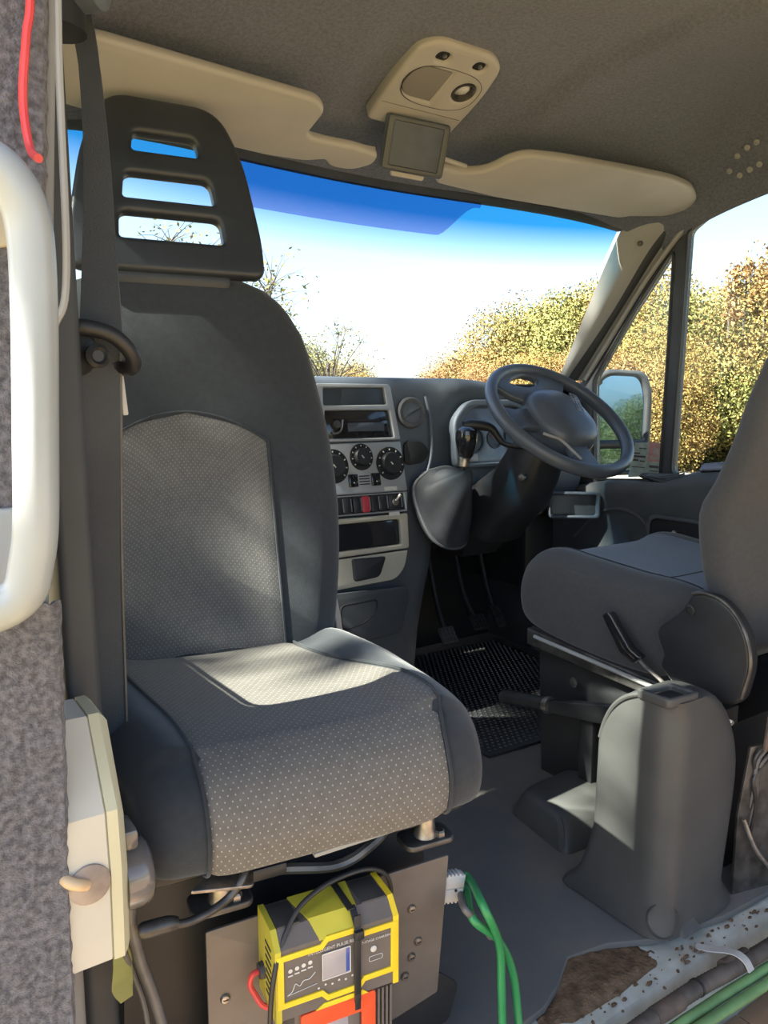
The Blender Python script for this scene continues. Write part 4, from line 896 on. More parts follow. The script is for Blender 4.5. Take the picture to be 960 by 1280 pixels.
tag(obj('thin_black_cable', tube([(-.942, .775, .372), (-.930, .785, .335), (-.915, .80, .285), (-.905, .795, .23), (-.902, .79, .10), (-.90, .79, .003)], .0032, 8), 'cable_grey'), 'thin dark cable hanging beside the thick grey cable', 'cable')
tag(obj('tape_tag', ribbon([(-.938, .78, .368), (-.930, .79, .32), (-.930, .795, .285), (-.925, .80, .262)], [.010, .020, .024, .014], [(1, .1, 0), (1, .1, 0)], .0015), 'leaftape'), 'olive green scrap hanging beneath the white socket box', 'tape')
tag(obj('pillar_kick_panel', plate(rpoly([(-1.0, -.02), (-.905, -.02), (-.918, .12), (-.940, .215), (-.952, .325), (-1.0, .335)], .01), (), .012, .003, frame((0, .86, 0), (0, -1, 0))), 'trimgrey'), 'pale kick panel below the white socket box', 'panel')

# ------------------------------------------------------------------ MOUNTING PLATE, CHARGER AND DEVICE BELOW THE PASSENGER SEAT
PF = PSM @ frame((0, 0, 0), (0, -1, 0))         # local x across the seat, local y up, local z towards the living area
mp = thing('mounting_plate', 'brown metal plate upright under the passenger seat front', 'mounting plate', (-.65, .77, .1), YAW)
obj('sheet', plate(rpoly([(-.106, .012), (.130, .012), (.135, .10), (.206, .118), (.221, .316), (-.105, .307)], .003), (), .004, .001, PF @ Matrix.Translation((0, 0, .200))), 'platem', mp)
for x, y in ((.165, .255), (.165, .185), (.155, .160), (-.085, .215), (.175, .205)):
    s_ = obj('screw', lathe([(.0062, 0), (.0062, .0015), (.0045, .0035), (.001, .004)], PF @ Matrix.Translation((x, y, .202)), 14), 'steel', mp)
    obj('screw_slot', box((x, y, .2061), (.006, .0012, .0006), 0, PF), 'hole', s_, smooth=False)
obj('bracket_foot', box((.05, .012, .215), (.30, .012, .05), .003, PF), 'platem', mp)
ch = thing('battery_charger', 'yellow and grey battery charger strapped to the brown plate', 'battery charger', (-.70, .74, .27), YAW)
X0, X1, Y0, Y1, Z0, Z1 = -.043, .112, .218, .322, .204, .268
cw = X1 - X0
def CB(c, s, b=.002): return box(c, s, b, PF)
body = [(-.5 + 0, 0)]
cs_ = [(Z0, Y0), (Z1, Y0), (Z1, Y1 - .016), (Z1 - .016, Y1), (Z0, Y1)]
obj('case', loft([[PF @ V((x, y, z)) for z, y in cs_] for x in (X0 + .006, X1 - .006)]), 'chgrey', ch, auto=25)
for x in (X0, X1 - .007):
    cap = obj('end_cap', loft([[PF @ V((xx, y, z)) for z, y in [(Z0 - .001, Y0 - .001), (Z1 + .0015, Y0 - .001), (Z1 + .0015, Y1 - .016), (Z1 - .016, Y1 + .0015), (Z0 - .001, Y1 + .0015)]] for xx in (x, x + .007)]), 'yellowtop' if x == X0 else 'yellow', ch, auto=25)
    if x == X0:
        for i in range(8): obj('vent_slot', CB((x - .0002, Y0 + .018 + i * .009, Z0 + .040), (.0012, .003, .022), .0003), 'chdark', cap)
        obj('lead_grommet', lathe([(.010, 0), (.009, .006), (.001, .007)], PF @ Matrix.Translation((x, Y0 + .035, Z0 + .018)) @ Matrix.Rotation(-math.pi / 2, 4, 'Y'), 14), 'chdark', cap)
# top: dark ends, yellow middle
obj('top_panel', CB((X0 + .022, Y1 + .0005, Z0 + .026), (.028, .003, .044), .001), 'chdark', ch)
obj('top_panel', CB((X1 - .025, Y1 + .0005, Z0 + .026), (.032, .003, .044), .001), 'chdark', ch)
obj('top_band', join(loft([[PF @ V((x, Y1 + .0025, z)) for x, z in ((X0 + .036, Z0 + .001), (X0 + .112, Z0 + .001), (X0 + .106, Z1 - .0155), (X0 + .046, Z1 - .0155))], [PF @ V((x, Y1 - .002, z)) for x, z in ((X0 + .036, Z0 + .001), (X0 + .112, Z0 + .001), (X0 + .106, Z1 - .0155), (X0 + .046, Z1 - .0155))]]),
    loft([[PF @ V(v) for v in ((X0 + .046, Y1 + .0025, Z1 - .0155), (X0 + .106, Y1 + .0025, Z1 - .0155), (X0 + .102, Y1 - .0165, Z1 + .002), (X0 + .054, Y1 - .0165, Z1 + .002))], [PF @ V(v) for v in ((X0 + .046, Y1 - .002, Z1 - .018), (X0 + .106, Y1 - .002, Z1 - .018), (X0 + .102, Y1 - .019, Z1 - .001), (X0 + .054, Y1 - .019, Z1 - .001))]])), 'yellowtop', ch, auto=25)
# face frame: yellow border with stepped top and bottom
fo = [(X0 + .002, Y0 + .016), (X0 + .055, Y0 + .016), (X0 + .062, Y0 + .008), (X0 + .104, Y0 + .008), (X0 + .111, Y0 + .016), (X1 - .002, Y0 + .016), (X1 - .002, Y1 - .022), (X0 + .110, Y1 - .022), (X0 + .103, Y1 - .014), (X0 + .062, Y1 - .014), (X0 + .055, Y1 - .022), (X0 + .002, Y1 - .022)]
fi = [(X0 + .010, Y0 + .023), (X0 + .057, Y0 + .023), (X0 + .064, Y0 + .015), (X0 + .102, Y0 + .015), (X0 + .109, Y0 + .023), (X1 - .010, Y0 + .023), (X1 - .010, Y1 - .029), (X0 + .108, Y1 - .029), (X0 + .101, Y1 - .021), (X0 + .064, Y1 - .021), (X0 + .057, Y1 - .029), (X0 + .010, Y1 - .029)]
obj('face_border', plate(fo, [fi], .003, .0006, PF @ Matrix.Translation((0, 0, Z1 + .0008))), 'yellow', ch)
obj('face_foot_band', plate([(X0 + .048, Y0 - .001), (X0 + .115, Y0 - .001), (X0 + .108, Y0 + .005), (X0 + .058, Y0 + .005)], (), .002, .0004, PF @ Matrix.Translation((0, 0, Z1 + .0006))), 'yellow', ch)
dspl = obj('display', CB((X0 + .074, Y0 + .052, Z1 + .0006), (.034, .032, .002), .0004), 'lcd', ch)
obj('display_edge', plate(rr(X0 + .056, Y0 + .035, X0 + .092, Y0 + .069, .001), [rr(X0 + .0572, Y0 + .0362, X0 + .0908, Y0 + .0678, .0005)], .0008, .0001, PF @ Matrix.Translation((0, 0, Z1 + .0018))), 'ink', dspl)
obj('display_bar', CB((X0 + .0885, Y0 + .052, Z1 + .0014), (.005, .030, .001), .0002), 'lcdblue', dspl)
T = lambda s, sz, x, y: text(s, sz, PF @ Matrix.Translation((x, y, Z1 + .0008)), .0002)
prt = join(T('INTELLIGENT PULSE REPAIR', .0056, X0 + .074, Y0 + .0735), T('7-STAGE CHARGING', .0044, X0 + .127, Y0 + .066))
for i in range(4):
    x = X0 + .018 + i * .008; prt = join(prt, lathe([(.0026, 0), (.0026, .0004)], PF @ Matrix.Translation((x, Y0 + .060 + .001 * i, Z1 + .0004)), 10), CB((x, Y0 + .054 + .001 * i, Z1 + .0006), (.006, .0016, .0004), 0))
curve = [(X0 + .014, .030), (X0 + .020, .034), (X0 + .024, .042), (X0 + .029, .038), (X0 + .034, .043), (X0 + .041, .043), (X0 + .048, .049)]
prt = join(prt, tube([PF @ V((x, Y0 + y, Z1 + .0006)) for x, y in curve], .0005, 5), tube([PF @ V((x, Y0 + .030 + .1 * (x - X0 - .014), Z1 + .0006)) for x in lin(X0 + .014, X0 + .050, 4)], .0004, 5))
for i in range(7): prt = join(prt, lathe([(.0014, 0), (.0014, .0004)], PF @ Matrix.Translation((X0 + .052 + i * .0085, Y0 + .0265 + (i % 2) * .002, Z1 + .0004)), 8))
o = obj('printing', prt, 'ink', ch, smooth=False); o['kind'] = 'stuff'
btn = obj('button', lathe([(.0040, 0), (.0040, .0012), (.0034, .0016), (.001, .0016)], PF @ Matrix.Translation((X0 + .122, Y0 + .054, Z1 + .0002)), 18), 'ink', ch)
obj('mode_plate', plate(rr(X0 + .116, Y0 + .038, X0 + .134, Y0 + .045, .002), [rr(X0 + .1166, Y0 + .0386, X0 + .1334, Y0 + .0444, .0016)], .0006, .0001, PF @ Matrix.Translation((0, 0, Z1 + .0006))), 'ink', ch)
# cable tie round the charger
ct = thing('cable_tie', 'black cable tie strapped round the yellow charger', 'cable tie', (-.66, .71, .27), YAW)
tx = X0 + .100
obj('strap', join(box((tx, .268, Z1 + .0036), (.0085, .112, .002), .0006, PF), box((tx - .004, Y1 + .0045, (Z0 + Z1) / 2 - .004), (.0085, .002, .060), .0006, PF @ Matrix.Translation((0, 0, 0))), box((tx, Y1 - .0045, Z1 - .004), (.0085, .002, .026), .0006, PF @ Matrix.Translation((tx, Y1 - .0045, Z1 - .004)) @ Matrix.Rotation(math.radians(45), 4, 'X') @ Matrix.Translation((-tx, -Y1 + .0045, -Z1 + .004)))), 'black', ct)
obj('tie_head', box((tx + .001, Y1 - .022, Z1 + .0055), (.012, .011, .007), .0015, PF), 'black', ct)
obj('tie_tail', box((tx, .212, Z1 + .004), (.0075, .02, .0018), .0005, PF), 'black', ct)
# thin black lead looping over the charger
tag(obj('charger_lead', tube([PF @ V(q) for q in [(X0 - .010, .13, Z1 + .006), (X0 - .010, .20, Z1 + .008), (X0 - .006, .262, Z1 + .006), (X0 + .008, .305, Z1 - .004), (X0 + .035, .334, Z1 - .022), (X0 + .070, .345, Z1 - .034), (X0 + .105, .345, Z1 - .044), (X0 + .140, .340, Z1 - .050), (X0 + .165, .322, Z1 - .056), (X0 + .174, .295, Z1 - .058), (X0 + .168, .268, Z1 - .060), (X0 + .158, .252, Z1 - .061)]], .0030, 10), 'cable_black'), 'thin black lead looping over the yellow charger', 'cable')
tag(obj('red_lead', tube([PF @ V(q) for q in [(X0 - .004, .253, Z0 + .018), (X0 - .014, .252, Z0 + .02), (X0 - .017, .240, Z0 + .02), (X0 - .012, .228, Z0 + .024), (X0 - .006, .218, Z0 + .03), (X0 + .006, .210, Z0 + .032)]], .0034, 8), 'redcable'), 'red lead curling out of the side of the yellow charger', 'cable')
# second device under the charger
dv = thing('orange_frame_unit', 'grey finned unit with an orange front frame below the yellow charger', 'electronic unit', (-.68, .73, .1), YAW)
obj('unit_case', box((.046, .118, .228), (.126, .186, .052), .004, PF), 'chgrey', dv)
obj('front_frame', plate(rr(-.010, .030, .086, .2085, .004), [rr(.008, .05, .068, .186, .003)], .006, .001, PF @ Matrix.Translation((0, 0, .257))), 'orange', dv)
obj('front_panel', box((.034, .118, .2545), (.062, .138, .003), .0005, PF), 'lcd', dv)
obj('front_stripe', box((.058, .118, .2565), (.014, .134, .002), .0004, PF), 'chgrey', dv)
for i in range(4): obj('fin', box((.0905 + i * .0055, .118, .255), (.0025, .18, .010), .0008, PF), 'chgrey', dv)
# grey plug with green cables
cn = thing('power_connector', 'grey two-pole power connector beside the brown plate', 'connector', (-.56, .70, .3), YAW)
cfm = PF @ Matrix.Translation((.222, .262, .190)) @ Matrix.Rotation(math.radians(-10), 4, 'Z')
cbod = obj('housing', join(box((.010, .0095, 0), (.034, .019, .016), .002, cfm), box((.010, -.0095, 0), (.034, .019, .016), .002, cfm)), 'connector', cn)
for i in range(4): [obj('grip_rib', box((.000 + i * .006, s * .0195, 0), (.003, .003, .015), .0006, cfm), 'connector', cbod) for s in (-1, 1)]
obj('pin_hole', lathe([(.0022, 0), (.0022, .0006)], cfm @ Matrix.Translation((.014, -.002, .0078)), 10), 'hole', cbod)
w0 = cfm @ V((.026, .0095, 0)); w1 = cfm @ V((.026, -.0095, 0))
tag(obj('green_power_cable', tube([w0, w0 + V((.012, 0, -.003)), (-.498, .690, .268), (-.470, .690, .205), (-.464, .690, .14), (-.464, .685, .07), (-.468, .67, -.02), (-.475, .66, -.08)], .0056, 12), 'green'), 'bright green power cable leaving the top of the grey connector', 'cable')
tag(obj('green_power_cable', tube([w1, w1 + V((.012, 0, -.003)), (-.508, .70, .250), (-.462, .70, .20), (-.434, .70, .14), (-.430, .69, .07), (-.446, .66, .0), (-.47, .64, -.08)], .0056, 12), 'green'), 'bright green power cable leaving the bottom of the grey connector', 'cable')
tag(obj('grey_sheath_cable', tube([w1 + V((.006, .006, -.004)), (-.515, .708, .262), (-.488, .708, .232), (-.470, .706, .205)], .0050, 10), 'cable_grey'), 'short grey cable behind the two green power cables', 'cable')
tag(obj('dark_footwell_tray', plate(rpoly([(.10, .02), (.245, .03), (.262, .085), (.225, .118), (.12, .112)], .012), (), .006, .002, PF @ Matrix.Translation((0, 0, .165))), 'black'), 'dark plastic flap behind the lower corner of the brown plate', 'panel')

# ------------------------------------------------------------------ SILL CABLES
cdp = [(-.46, .66, -.03), (-.30, .652, -.022), (-.19, .652, -.02), (-.08, .650, -.018), (.02, .640, -.016), (.12, .632, -.012), (.24, .63, -.01), (.42, .63, -.01)]
cd = thing('conduit', 'brown corrugated conduit along the sill of the cab floor', 'conduit', (0, .64, -.02))
obj('conduit_tube', tube(cdp, .0125, 12, per=26, ridge=.10), 'conduit', cd)
for i, x in enumerate((-.33, -.18, .0)): obj('tape_wrap', tube([V((x, .6515 - .002 * (i == 2), -.021 + .002 * i)), V((x + .06, .6485 - .004 * (i == 2), -.0195 + .002 * i))], .0142, 12, smooth=False), 'rust', cd)
obj('cable_tie', lathe([(.0145, 0), (.0145, .005)], frame((-.075, .650, -.018), (1, 0, 0), (0, 1, 0)), 16), 'black', cd)
tag(obj('strap', ribbon([(.004, .705, -.012), (.016, .685, -.010), (.027, .662, -.003), (.031, .645, .000), (.032, .630, -.004), (.032, .620, -.016)], .016, [(1, .3, 0), (1, .1, 0)], .002), 'connector'), 'pale grey strap across the brown conduit', 'strap')
for k, dy in enumerate((0, -.0185)):
    tag(obj('floor_cable', tube([(-.42, .636 + dy, -.055), (-.20, .636 + dy, -.042), (-.05, .630 + dy, -.037 - .004 * k), (.05, .624 + dy, -.035 - .004 * k), (.16, .619 + dy, -.034), (.40, .617 + dy, -.036)], .0085, 12), 'palegreen'), 'dusty green cable beside the brown conduit, ' + ('nearest the white sill' if k == 0 else 'nearest the wooden floor'), 'cable')

# ------------------------------------------------------------------ METALWORK AND WIRES BEHIND THE DRIVER SEAT
br = thing('seat_bracket', 'drilled rusty metal bracket behind the driver seat', 'bracket', (.22, .73, .2))
BF = frame((0, .745, 0), (-.25, -1, 0))
obj('bracket_plate', plate([(.175, .30), (.40, .30), (.40, .46), (.31, .52), (.20, .47), (.185, .40)], [circ(.215, .37, .007, 12), circ(.26, .35, .006, 12), circ(.215, .44, .008, 12), circ(.30, .33, .006, 12)], .006, .001, BF), 'rust', br)
for x, z in ((.232, .405), (.205, .345), (.245, .455)): obj('bolt', lathe([(.010, 0), (.010, .006), (.006, .010), (.001, .010)], BF @ Matrix.Translation((x, z, .003)), 6), 'steel', br, smooth=False)
obj('lower_leg', plate([(.165, .0), (.33, .0), (.33, .29), (.185, .29), (.165, .16)], (), .006, .001, BF @ Matrix.Translation((0, 0, -.04))), 'darksteel', br)
obj('brace_edge', tube([BF @ V(q) for q in [(.172, .155, -.03), (.20, .09, -.02), (.26, .02, -.01)]], .004, 8), 'steel', br)
for k in range(4):
    z0 = .300 - k * .014
    pts_ = [(.19 + .004 * k, .745 - .004 * k, z0 - .14), (.205 - .004 * (k % 2), .735 - .003 * k, z0 - .08), (.195 + .006 * (k % 3), .73, z0 - .03), (.23, .722 + .004 * (k % 2), z0), (.30, .735, z0 + .02 * (k % 2))]
    tag(obj('wire', tube(pts_, .0035, 8), ['cable_black', 'cable_grey', 'conduit'][k % 3]), ['topmost black wire', 'grey wire second from the top', 'brown wire third from the top', 'lowest black wire'][k] + ' in the loom behind the driver seat', 'wire', 'loom wires behind the driver seat')
tag(obj('red_plug', box((.245, .712, .318), (.050, .018, .020), .004), 'orange'), 'red plug in the wiring behind the driver seat', 'plug')

# ------------------------------------------------------------------ OUTSIDE: DOOR MIRROR, STICKER, GROUND, TREES
dm = thing('door_mirror', 'black door mirror with two glasses outside the driver window', 'mirror', (1.13, 1.84, .85))
mn = V((-.46, -1, .02)).normalized(); DMF = frame((1.112, 1.82, .845), mn, (1, 0, 0))
ou = rpoly([(-.105, -.19), (.105, -.19), (.112, .10), (.085, .175), (-.06, .182), (-.105, .15)], [.03, .03, .05, .06, .05, .03], 6)
u1 = rpoly([(-.088, -.065), (.082, -.065), (.085, .09), (.065, .155), (-.05, .160), (-.088, .13)], [.01, .01, .04, .05, .04, .03], 6)
u2 = rr(-.088, -.172, .080, -.095, .01)
obj('mirror_housing', plate(ou, [u1, u2], .06, .012, DMF), 'black', dm)
obj('mirror_back', plate([(x * .97, y * .97) for x, y in ou], (), .03, .01, DMF @ Matrix.Translation((0, 0, -.03))), 'black', dm)
obj('main_glass', plate(u1, (), .004, .0005, DMF @ Matrix.Translation((0, 0, .012)), 1), 'mirror', dm, smooth=False)
obj('wide_angle_glass', plate(u2, (), .004, .0005, DMF @ Matrix.Translation((0, 0, .012)), 1), 'mirror', dm, smooth=False)
for z in (.72, .98): obj('mirror_arm', tube([(.962, 1.83, z), (1.02, 1.85, z), (1.08, 1.85, z)], .012, 8), 'black', dm)
st_ = thing('window_sticker', 'pale licence sticker with a red square stuck inside the driver quarter window', 'sticker', (.935, 1.55, .73))
LF = frame((.932, 0, 0), (-1, 0, 0), (0, -1, 0))
obj('sticker_sheet', plate([(-1.628, .672), (-1.498, .688), (-1.492, .790), (-1.605, .785)], (), .002, .0003, LF), 'stickgreen', st_, smooth=False)
rs = obj('sticker_panel', plate([(-1.555, .728), (-1.497, .730), (-1.494, .788), (-1.552, .788)], (), .001, .0002, LF @ Matrix.Translation((0, 0, .0012))), 'stickred', st_, smooth=False)
obj('triangle_mark', plate([(-1.545, .736), (-1.505, .737), (-1.524, .779)], [[(-1.537, .741), (-1.513, .742), (-1.524, .766)]], .001, .0002, LF @ Matrix.Translation((0, 0, .002))), 'stickgreen', rs, smooth=False)
mk = bmesh.new()
for i, (y, z, w_, h_) in enumerate([(-1.60, .752, .03, .004), (-1.585, .742, .045, .006), (-1.60, .73, .02, .006), (-1.575, .728, .02, .005), (-1.59, .708, .05, .003), (-1.53, .713, .035, .008), (-1.53, .700, .03, .003), (-1.575, .768, .028, .004)]):
    mk = join(mk, box((y, z, .0014), (w_, h_, .0006), 0, LF))
o = obj('sticker_print', mk, 'darksteel', st_, smooth=False); o['kind'] = 'stuff'

GZ = -.95
def gnd(x, y): return (x, y, GZ + .05 * noise.noise(V((x * .2, y * .2, 0))) - .02)
M['ground'] = mat('dry_grass_ground', (.19, .145, .065), 1, scale=1.5, col2=(.13, .11, .055), spec=.1)
M['road'] = mat('pale_gravel', (.24, .22, .19), 1, scale=3, vary=.1, spec=.1)
struct('ground', grid(gnd, lin(-60, 90, 60), lin(-60, 90, 60)), 'ground', smooth=False)
struct('road', plate([(4, -60), (17.5, -60), (16.2, 40), (20, 90), (8, 90), (4, 40)], (), .02, .002, frame((0, 0, GZ + .06), (0, 0, 1))), 'road', smooth=False)
# trees: trunk with branches and a crown of leaf blades
def leafmat(name, a, b, c):
    m = bpy.data.materials.new(name); m.use_nodes = True; n = m.node_tree.nodes; l = m.node_tree.links; p = n['Principled BSDF']
    tc = n.new('ShaderNodeTexCoord'); nz = n.new('ShaderNodeTexNoise'); nz.inputs['Scale'].default_value = 1.3; nz.inputs['Detail'].default_value = 8; nz.inputs['Roughness'].default_value = .75
    l.new(tc.outputs['Object'], nz.inputs['Vector']); r = n.new('ShaderNodeValToRGB')
    e = r.color_ramp.elements; e[0].position = .36; e[0].color = tuple(a) + (1,); e[1].position = .62; e[1].color = tuple(c) + (1,)
    k = e.new(.49); k.color = tuple(b) + (1,); l.new(nz.outputs['Fac'], r.inputs[0]); l.new(r.outputs[0], p.inputs['Base Color'])
    p.inputs['Roughness'].default_value = .8; p.inputs['Specular IOR Level'].default_value = .2
    return m
LM = [leafmat('leaves_gold', (.10, .06, .02), (.185, .12, .04), (.155, .14, .043)), leafmat('leaves_green', (.06, .07, .02), (.13, .135, .04), (.18, .15, .055)), leafmat('leaves_rust', (.125, .063, .028), (.20, .112, .047), (.155, .12, .047)), leafmat('leaves_dark', (.05, .075, .03), (.10, .13, .045), (.16, .17, .06))]
M['bark'] = mat('bark', (.045, .035, .028), .9, scale=8, vary=.25)
def crown(seed, n, rx, rz, zc, size, lumps, hollow=.55):
    rg_ = np.random.default_rng(seed); L = rg_.normal(size=(lumps, 3)); L /= np.linalg.norm(L, axis=1)[:, None]; L[:, 2] = L[:, 2] * 1.15
    cen = L * np.array([rx * .62, rx * .62, rz * .62]); rad = rg_.uniform(.30, .52, lumps) * rx
    i = rg_.integers(0, lumps, n); d = rg_.normal(size=(n, 3)); d /= np.linalg.norm(d, axis=1)[:, None]
    p = cen[i] + d * (rad[i] * (hollow + (1 - hollow) * rg_.random(n) ** .5))[:, None] * np.array([1, 1, rz / rx]); p[:, 2] += zc
    a = rg_.normal(size=(n, 3)); a /= np.linalg.norm(a, axis=1)[:, None]; b = np.cross(a, rg_.normal(size=(n, 3))); b /= np.linalg.norm(b, axis=1)[:, None]
    s = (size * rg_.uniform(.5, 1.3, n))[:, None]
    q = np.stack([p - a * s, p + b * s * .5, p + a * s, p - b * s * .5], 1).reshape(-1, 3)
    me = bpy.data.meshes.new('crown'); me.vertices.add(4 * n); me.vertices.foreach_set('co', q.ravel().astype('f'))
    me.loops.add(4 * n); me.loops.foreach_set('vertex_index', np.arange(4 * n, dtype='i')); me.polygons.add(n); me.polygons.foreach_set('loop_start', np.arange(0, 4 * n, 4, dtype='i'))
    me.update(); me.validate(); return me, cen + np.array([0, 0, zc])
def limbs(cen, zc, r, base=(0, 0, 0), twigs=0, seed=0):
    rg_ = random.Random(seed); bm = tube([base, (.1, .05, zc * .5), (.05, -.1, zc)], [r, r * .75, r * .5], 7, per=3)
    for c in cen:
        m_ = V((c[0] * .4, c[1] * .4, zc * .55 + c[2] * .3)); bm = join(bm, tube([(.05, 0, zc * .45), m_, V(c)], [r * .5, r * .3, r * .12], 5, per=3))
        for k in range(twigs):
            d = V((rg_.gauss(0, 1), rg_.gauss(0, 1), rg_.gauss(.3, 1))).normalized() * rg_.uniform(.4, 1.1)
            bm = join(bm, tube([V(c), V(c) + d * .5 + V((0, 0, .08)), V(c) + d], [r * .12, r * .07, r * .03], 4, per=2))
    return bm
def tree_mesh(seed, n, rx, rz, zc, size, lumps, r=.12, twigs=0, hollow=.55):
    me, cen = crown(seed, n, rx, rz, zc, size, lumps, hollow); bm = limbs(cen, zc, r, twigs=twigs, seed=seed)
    t = bpy.data.meshes.new('trunk'); bm.to_mesh(t); bm.free(); t.materials.append(M['bark']); return me, t
BUSH = [tree_mesh(11, 52000, 2.4, 2.5, 2.2, .043, 34, hollow=.3), tree_mesh(12, 52000, 2.6, 2.3, 2.0, .043, 38, hollow=.3), tree_mesh(13, 52000, 2.2, 2.7, 2.3, .043, 32, hollow=.3)]
CROWN = {}
TWIG = tree_mesh(21, 1500, 2.4, 1.9, 3.4, .055, 22, .10, 12, .2)
def plant(name, src, x, y, s, rz, lm, label, group, sz=1.0):
    r = thing(name, label, 'tree', (x, y, GZ), rz, group); r.scale = (s, s, s * sz)
    for nm, me, m in (('crown', src[0], lm), ('trunk', src[1], M['bark'])):
        if nm == 'crown':
            if (me.name, m.name) not in CROWN:
                CROWN[me.name, m.name] = c = me.copy(); c.materials.clear(); c.materials.append(m)
            me = CROWN[me.name, m.name]
        o = bpy.data.objects.new(nm, me)
        C.objects.link(o); o.parent = r
    return r
hr_ = [(37.5, 29, .56, 2), (40, 27, .80, 2), (43, 26, 1.0, 0), (46, 25.5, 1.16, 1), (49, 25, 1.22, 1), (52, 24.5, 1.15, 0), (55, 24, 1.10, 1), (58, 23.5, 1.10, 1), (61, 23, 1.12, 0), (65, 23, 1.15, 1), (70, 23, 1.15, 2), (42, 22.5, .62, 2), (45.5, 22, .72, 0), (49, 21.5, .75, 2), (53, 21.3, .74, 0)]
ORD = ['first', 'second', 'third', 'fourth', 'fifth', 'sixth', 'seventh']
for i, (h_, d_, s_, c_) in enumerate(hr_):
    x = -1.12 + d_ * math.sin(math.radians(h_)); y = d_ * math.cos(math.radians(h_))
    k_ = 1 + sum(1 for g in hr_ if g[3] == c_ and g[0] < h_)
    plant('bushy_tree', BUSH[i % 3], x, y, s_, i * 1.7, LM[c_], ORD[k_ - 1] + [' golden', ' yellow-green', ' rust-brown'][c_] + ' bushy tree beyond the road, counting from the left', 'bushy trees beyond the road')
for i, (h_, d_, s_) in enumerate([(20, 36, .85), (24, 40, .95), (27.5, 40, .98), (31, 42, .88), (34.5, 46, .62), (37, 48, .60)]):
    x = -1.12 + d_ * math.sin(math.radians(h_)); y = d_ * math.cos(math.radians(h_))
    plant('distant_bush', BUSH[i % 3], x, y, s_, i * 2.1, LM[(1, 0)[i % 2]], ORD[i] + ' low olive bush far ahead beyond the windscreen, counting from the left', 'distant bushes ahead')
for h_, d_, s_, rz in ((21.5, 24, 1.38, .4), (30.0, 26, .90, 2.2)):
    x = -1.12 + d_ * math.sin(math.radians(h_)); y = d_ * math.cos(math.radians(h_))
    plant('bare_tree', TWIG, x, y, s_, rz, LM[1], 'sparse twiggy tree ahead, ' + ('behind the slotted headrest' if h_ < 28 else 'above the edge of the dashboard'), None)
for i, (dx, h_, rz) in enumerate(((-.9, 59.6, 0), (.6, 57.5, 1), (.2, 58.4, 2))):
    d_ = 21.5; x = -1.12 + d_ * math.sin(math.radians(h_)); y = d_ * math.cos(math.radians(h_))
    sp = thing('tall_shoot', ['reddish bare shoot rising above the sunlit bushes, nearest the driver seat', 'reddish bare shoot rising above the sunlit bushes, nearest the window bar', 'reddish bare shoot rising above the sunlit bushes, middle of three'][i], 'shoot', (x, y, GZ), 0)
    hgt = (5.6, 5.2, 5.35)[i]
    bm = tube([(0, 0, 3.4), (.08, .05, hgt * .8), (.03, -.03, hgt)], [.025, .018, .008], 5)
    obj('stem', bm, 'bark', sp, local=True)
    me, _ = crown(40 + i, 420, .26, .9, hgt - .75, .07, 9, .2); o = bpy.data.objects.new('leaves', me); me.materials.append(LM[2]); C.objects.link(o); o.parent = sp
# tree line behind on the driver's side, seen in the door mirror
for i, (x, y, s_) in enumerate([(2.6, -27, .66), (1.0, -31, .58), (-.6, -35, .5), (5.2, -26, .85)]):
    plant('roadside_tree', BUSH[i % 3], x, y, s_, i * 1.3, LM[1], ['tallest but one', 'second', 'third', 'tallest'][i] + ' leafy roadside tree reflected in the door mirror', 'roadside trees behind')
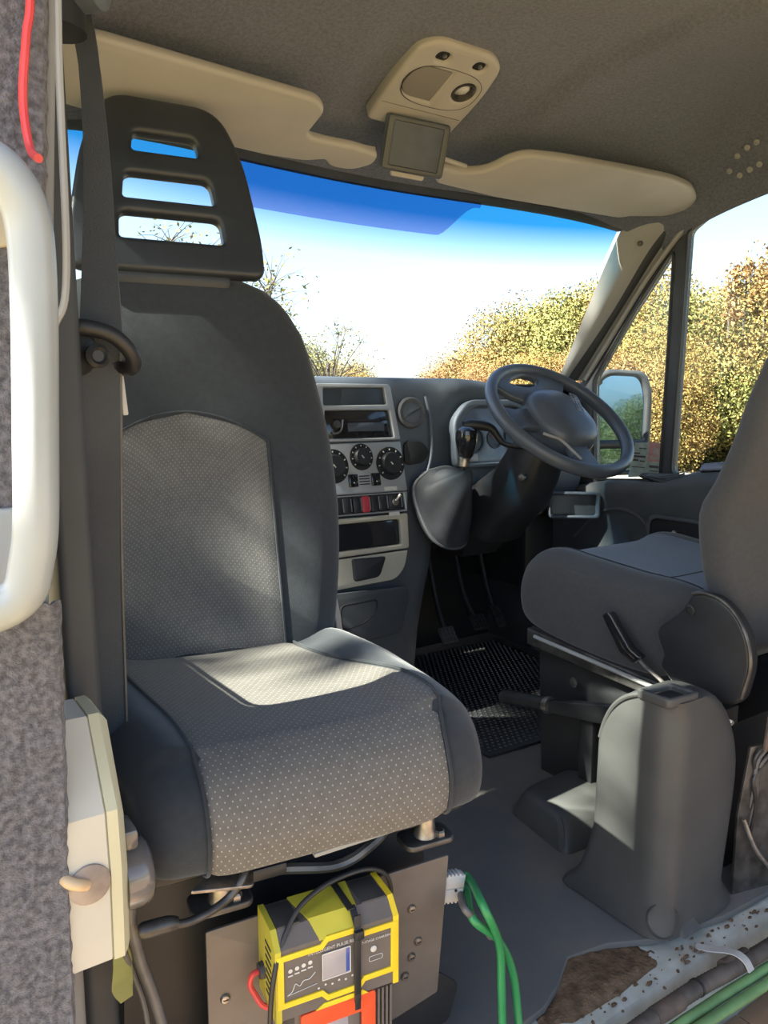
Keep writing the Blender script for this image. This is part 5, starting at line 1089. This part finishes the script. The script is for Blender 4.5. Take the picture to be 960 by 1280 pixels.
# unseen tree on the passenger side, its crown shaped along the sun rays for dapples
def shade_crown(seed):
    rg_ = np.random.default_rng(seed); out = []
    for z0, z1, n, thr in ((4.6, 9.0, 6500, .05),):
        k = 0
        while k < n:
            a = rg_.uniform(0, 2 * math.pi); rad = 3.0 * math.sqrt(rg_.random()) * (1 - .12 * abs(z0 - 6)); z = rg_.uniform(z0, z1); x, y = rad * math.cos(a), rad * math.sin(a)
            if noise.noise(V((x * .9, y * 2.6, z * 2.6))) < thr: continue
            k += 1
            if y < -.25 and 5.2 < z < 8.3: continue
            if -.25 <= y < .04 and 6.3 < z < 7.2 and noise.noise(V((0, y * 9, z * 6))) < .42: continue  # leaves thinned here so sun reaches the arched cover
            if .04 <= y < .75 and 6.25 < z < 7.25 and noise.noise(V((x * .5, y * 9 + 3, z * 9))) < .34: continue
            out.append((x * .4, y, z - x * .4 * .95))
    k = 0
    while k < 90:                                                    # loose leaf sprays added to mottle the cushion's sun patch
        x, y, z = rg_.uniform(-1, 1), rg_.uniform(.03, .75), rg_.uniform(6.25, 7.25)
        if noise.noise(V((1.7, y * 8 + 3, z * 8))) > .27: out.append((x * .4, y, z - x * .4 * .95)); k += 1
    for z0, z1, y0, y1, n in ((6.60, 7.35, -.95, -.18, 750), (5.8, 6.42, -.95, -.18, 750), (6.62, 7.1, .40, .62, 260)):    # boughs added to shade the grab handle and a floor strip
        for k in range(n):
            x = rg_.uniform(-1, 1); out.append((x * .4, rg_.uniform(y0, y1), rg_.uniform(z0, z1) - x * .4 * .95))
    p = np.array(out); n = len(p)
    a = rg_.normal(size=(n, 3)); a /= np.linalg.norm(a, axis=1)[:, None]; b = np.cross(a, rg_.normal(size=(n, 3))); b /= np.linalg.norm(b, axis=1)[:, None]
    s = (.085 * rg_.uniform(.5, 1.3, n))[:, None]
    q = np.stack([p - a * s, p + b * s * .5, p + a * s, p - b * s * .5], 1).reshape(-1, 3)
    me = bpy.data.meshes.new('crown'); me.from_pydata(q.tolist(), [], np.arange(4 * n).reshape(-1, 4).tolist()); return me
me = shade_crown(5); bm = limbs(np.array([(2.2 * math.cos(t), 2.2 * math.sin(t), 5.4 + .8 * math.sin(3 * t)) for t in lin(0, 5.9, 12)] + [(.6, .3, 7.8), (-.7, .2, 7.4)]), 4.8, .14, twigs=3, seed=6)
tm = bpy.data.meshes.new('trunk'); bm.to_mesh(tm); bm.free(); tm.materials.append(M['bark'])
D_ = 5.0
plant('shade_tree', (me, tm), -.93 + SUN_DIR.x * D_ / abs(SUN_DIR.x), 1.05 + SUN_DIR.y * D_ / abs(SUN_DIR.x), 1.0, .0, LM[1], 'unseen leafy tree on the passenger side, crown shaped to dapple the sunlight', None)
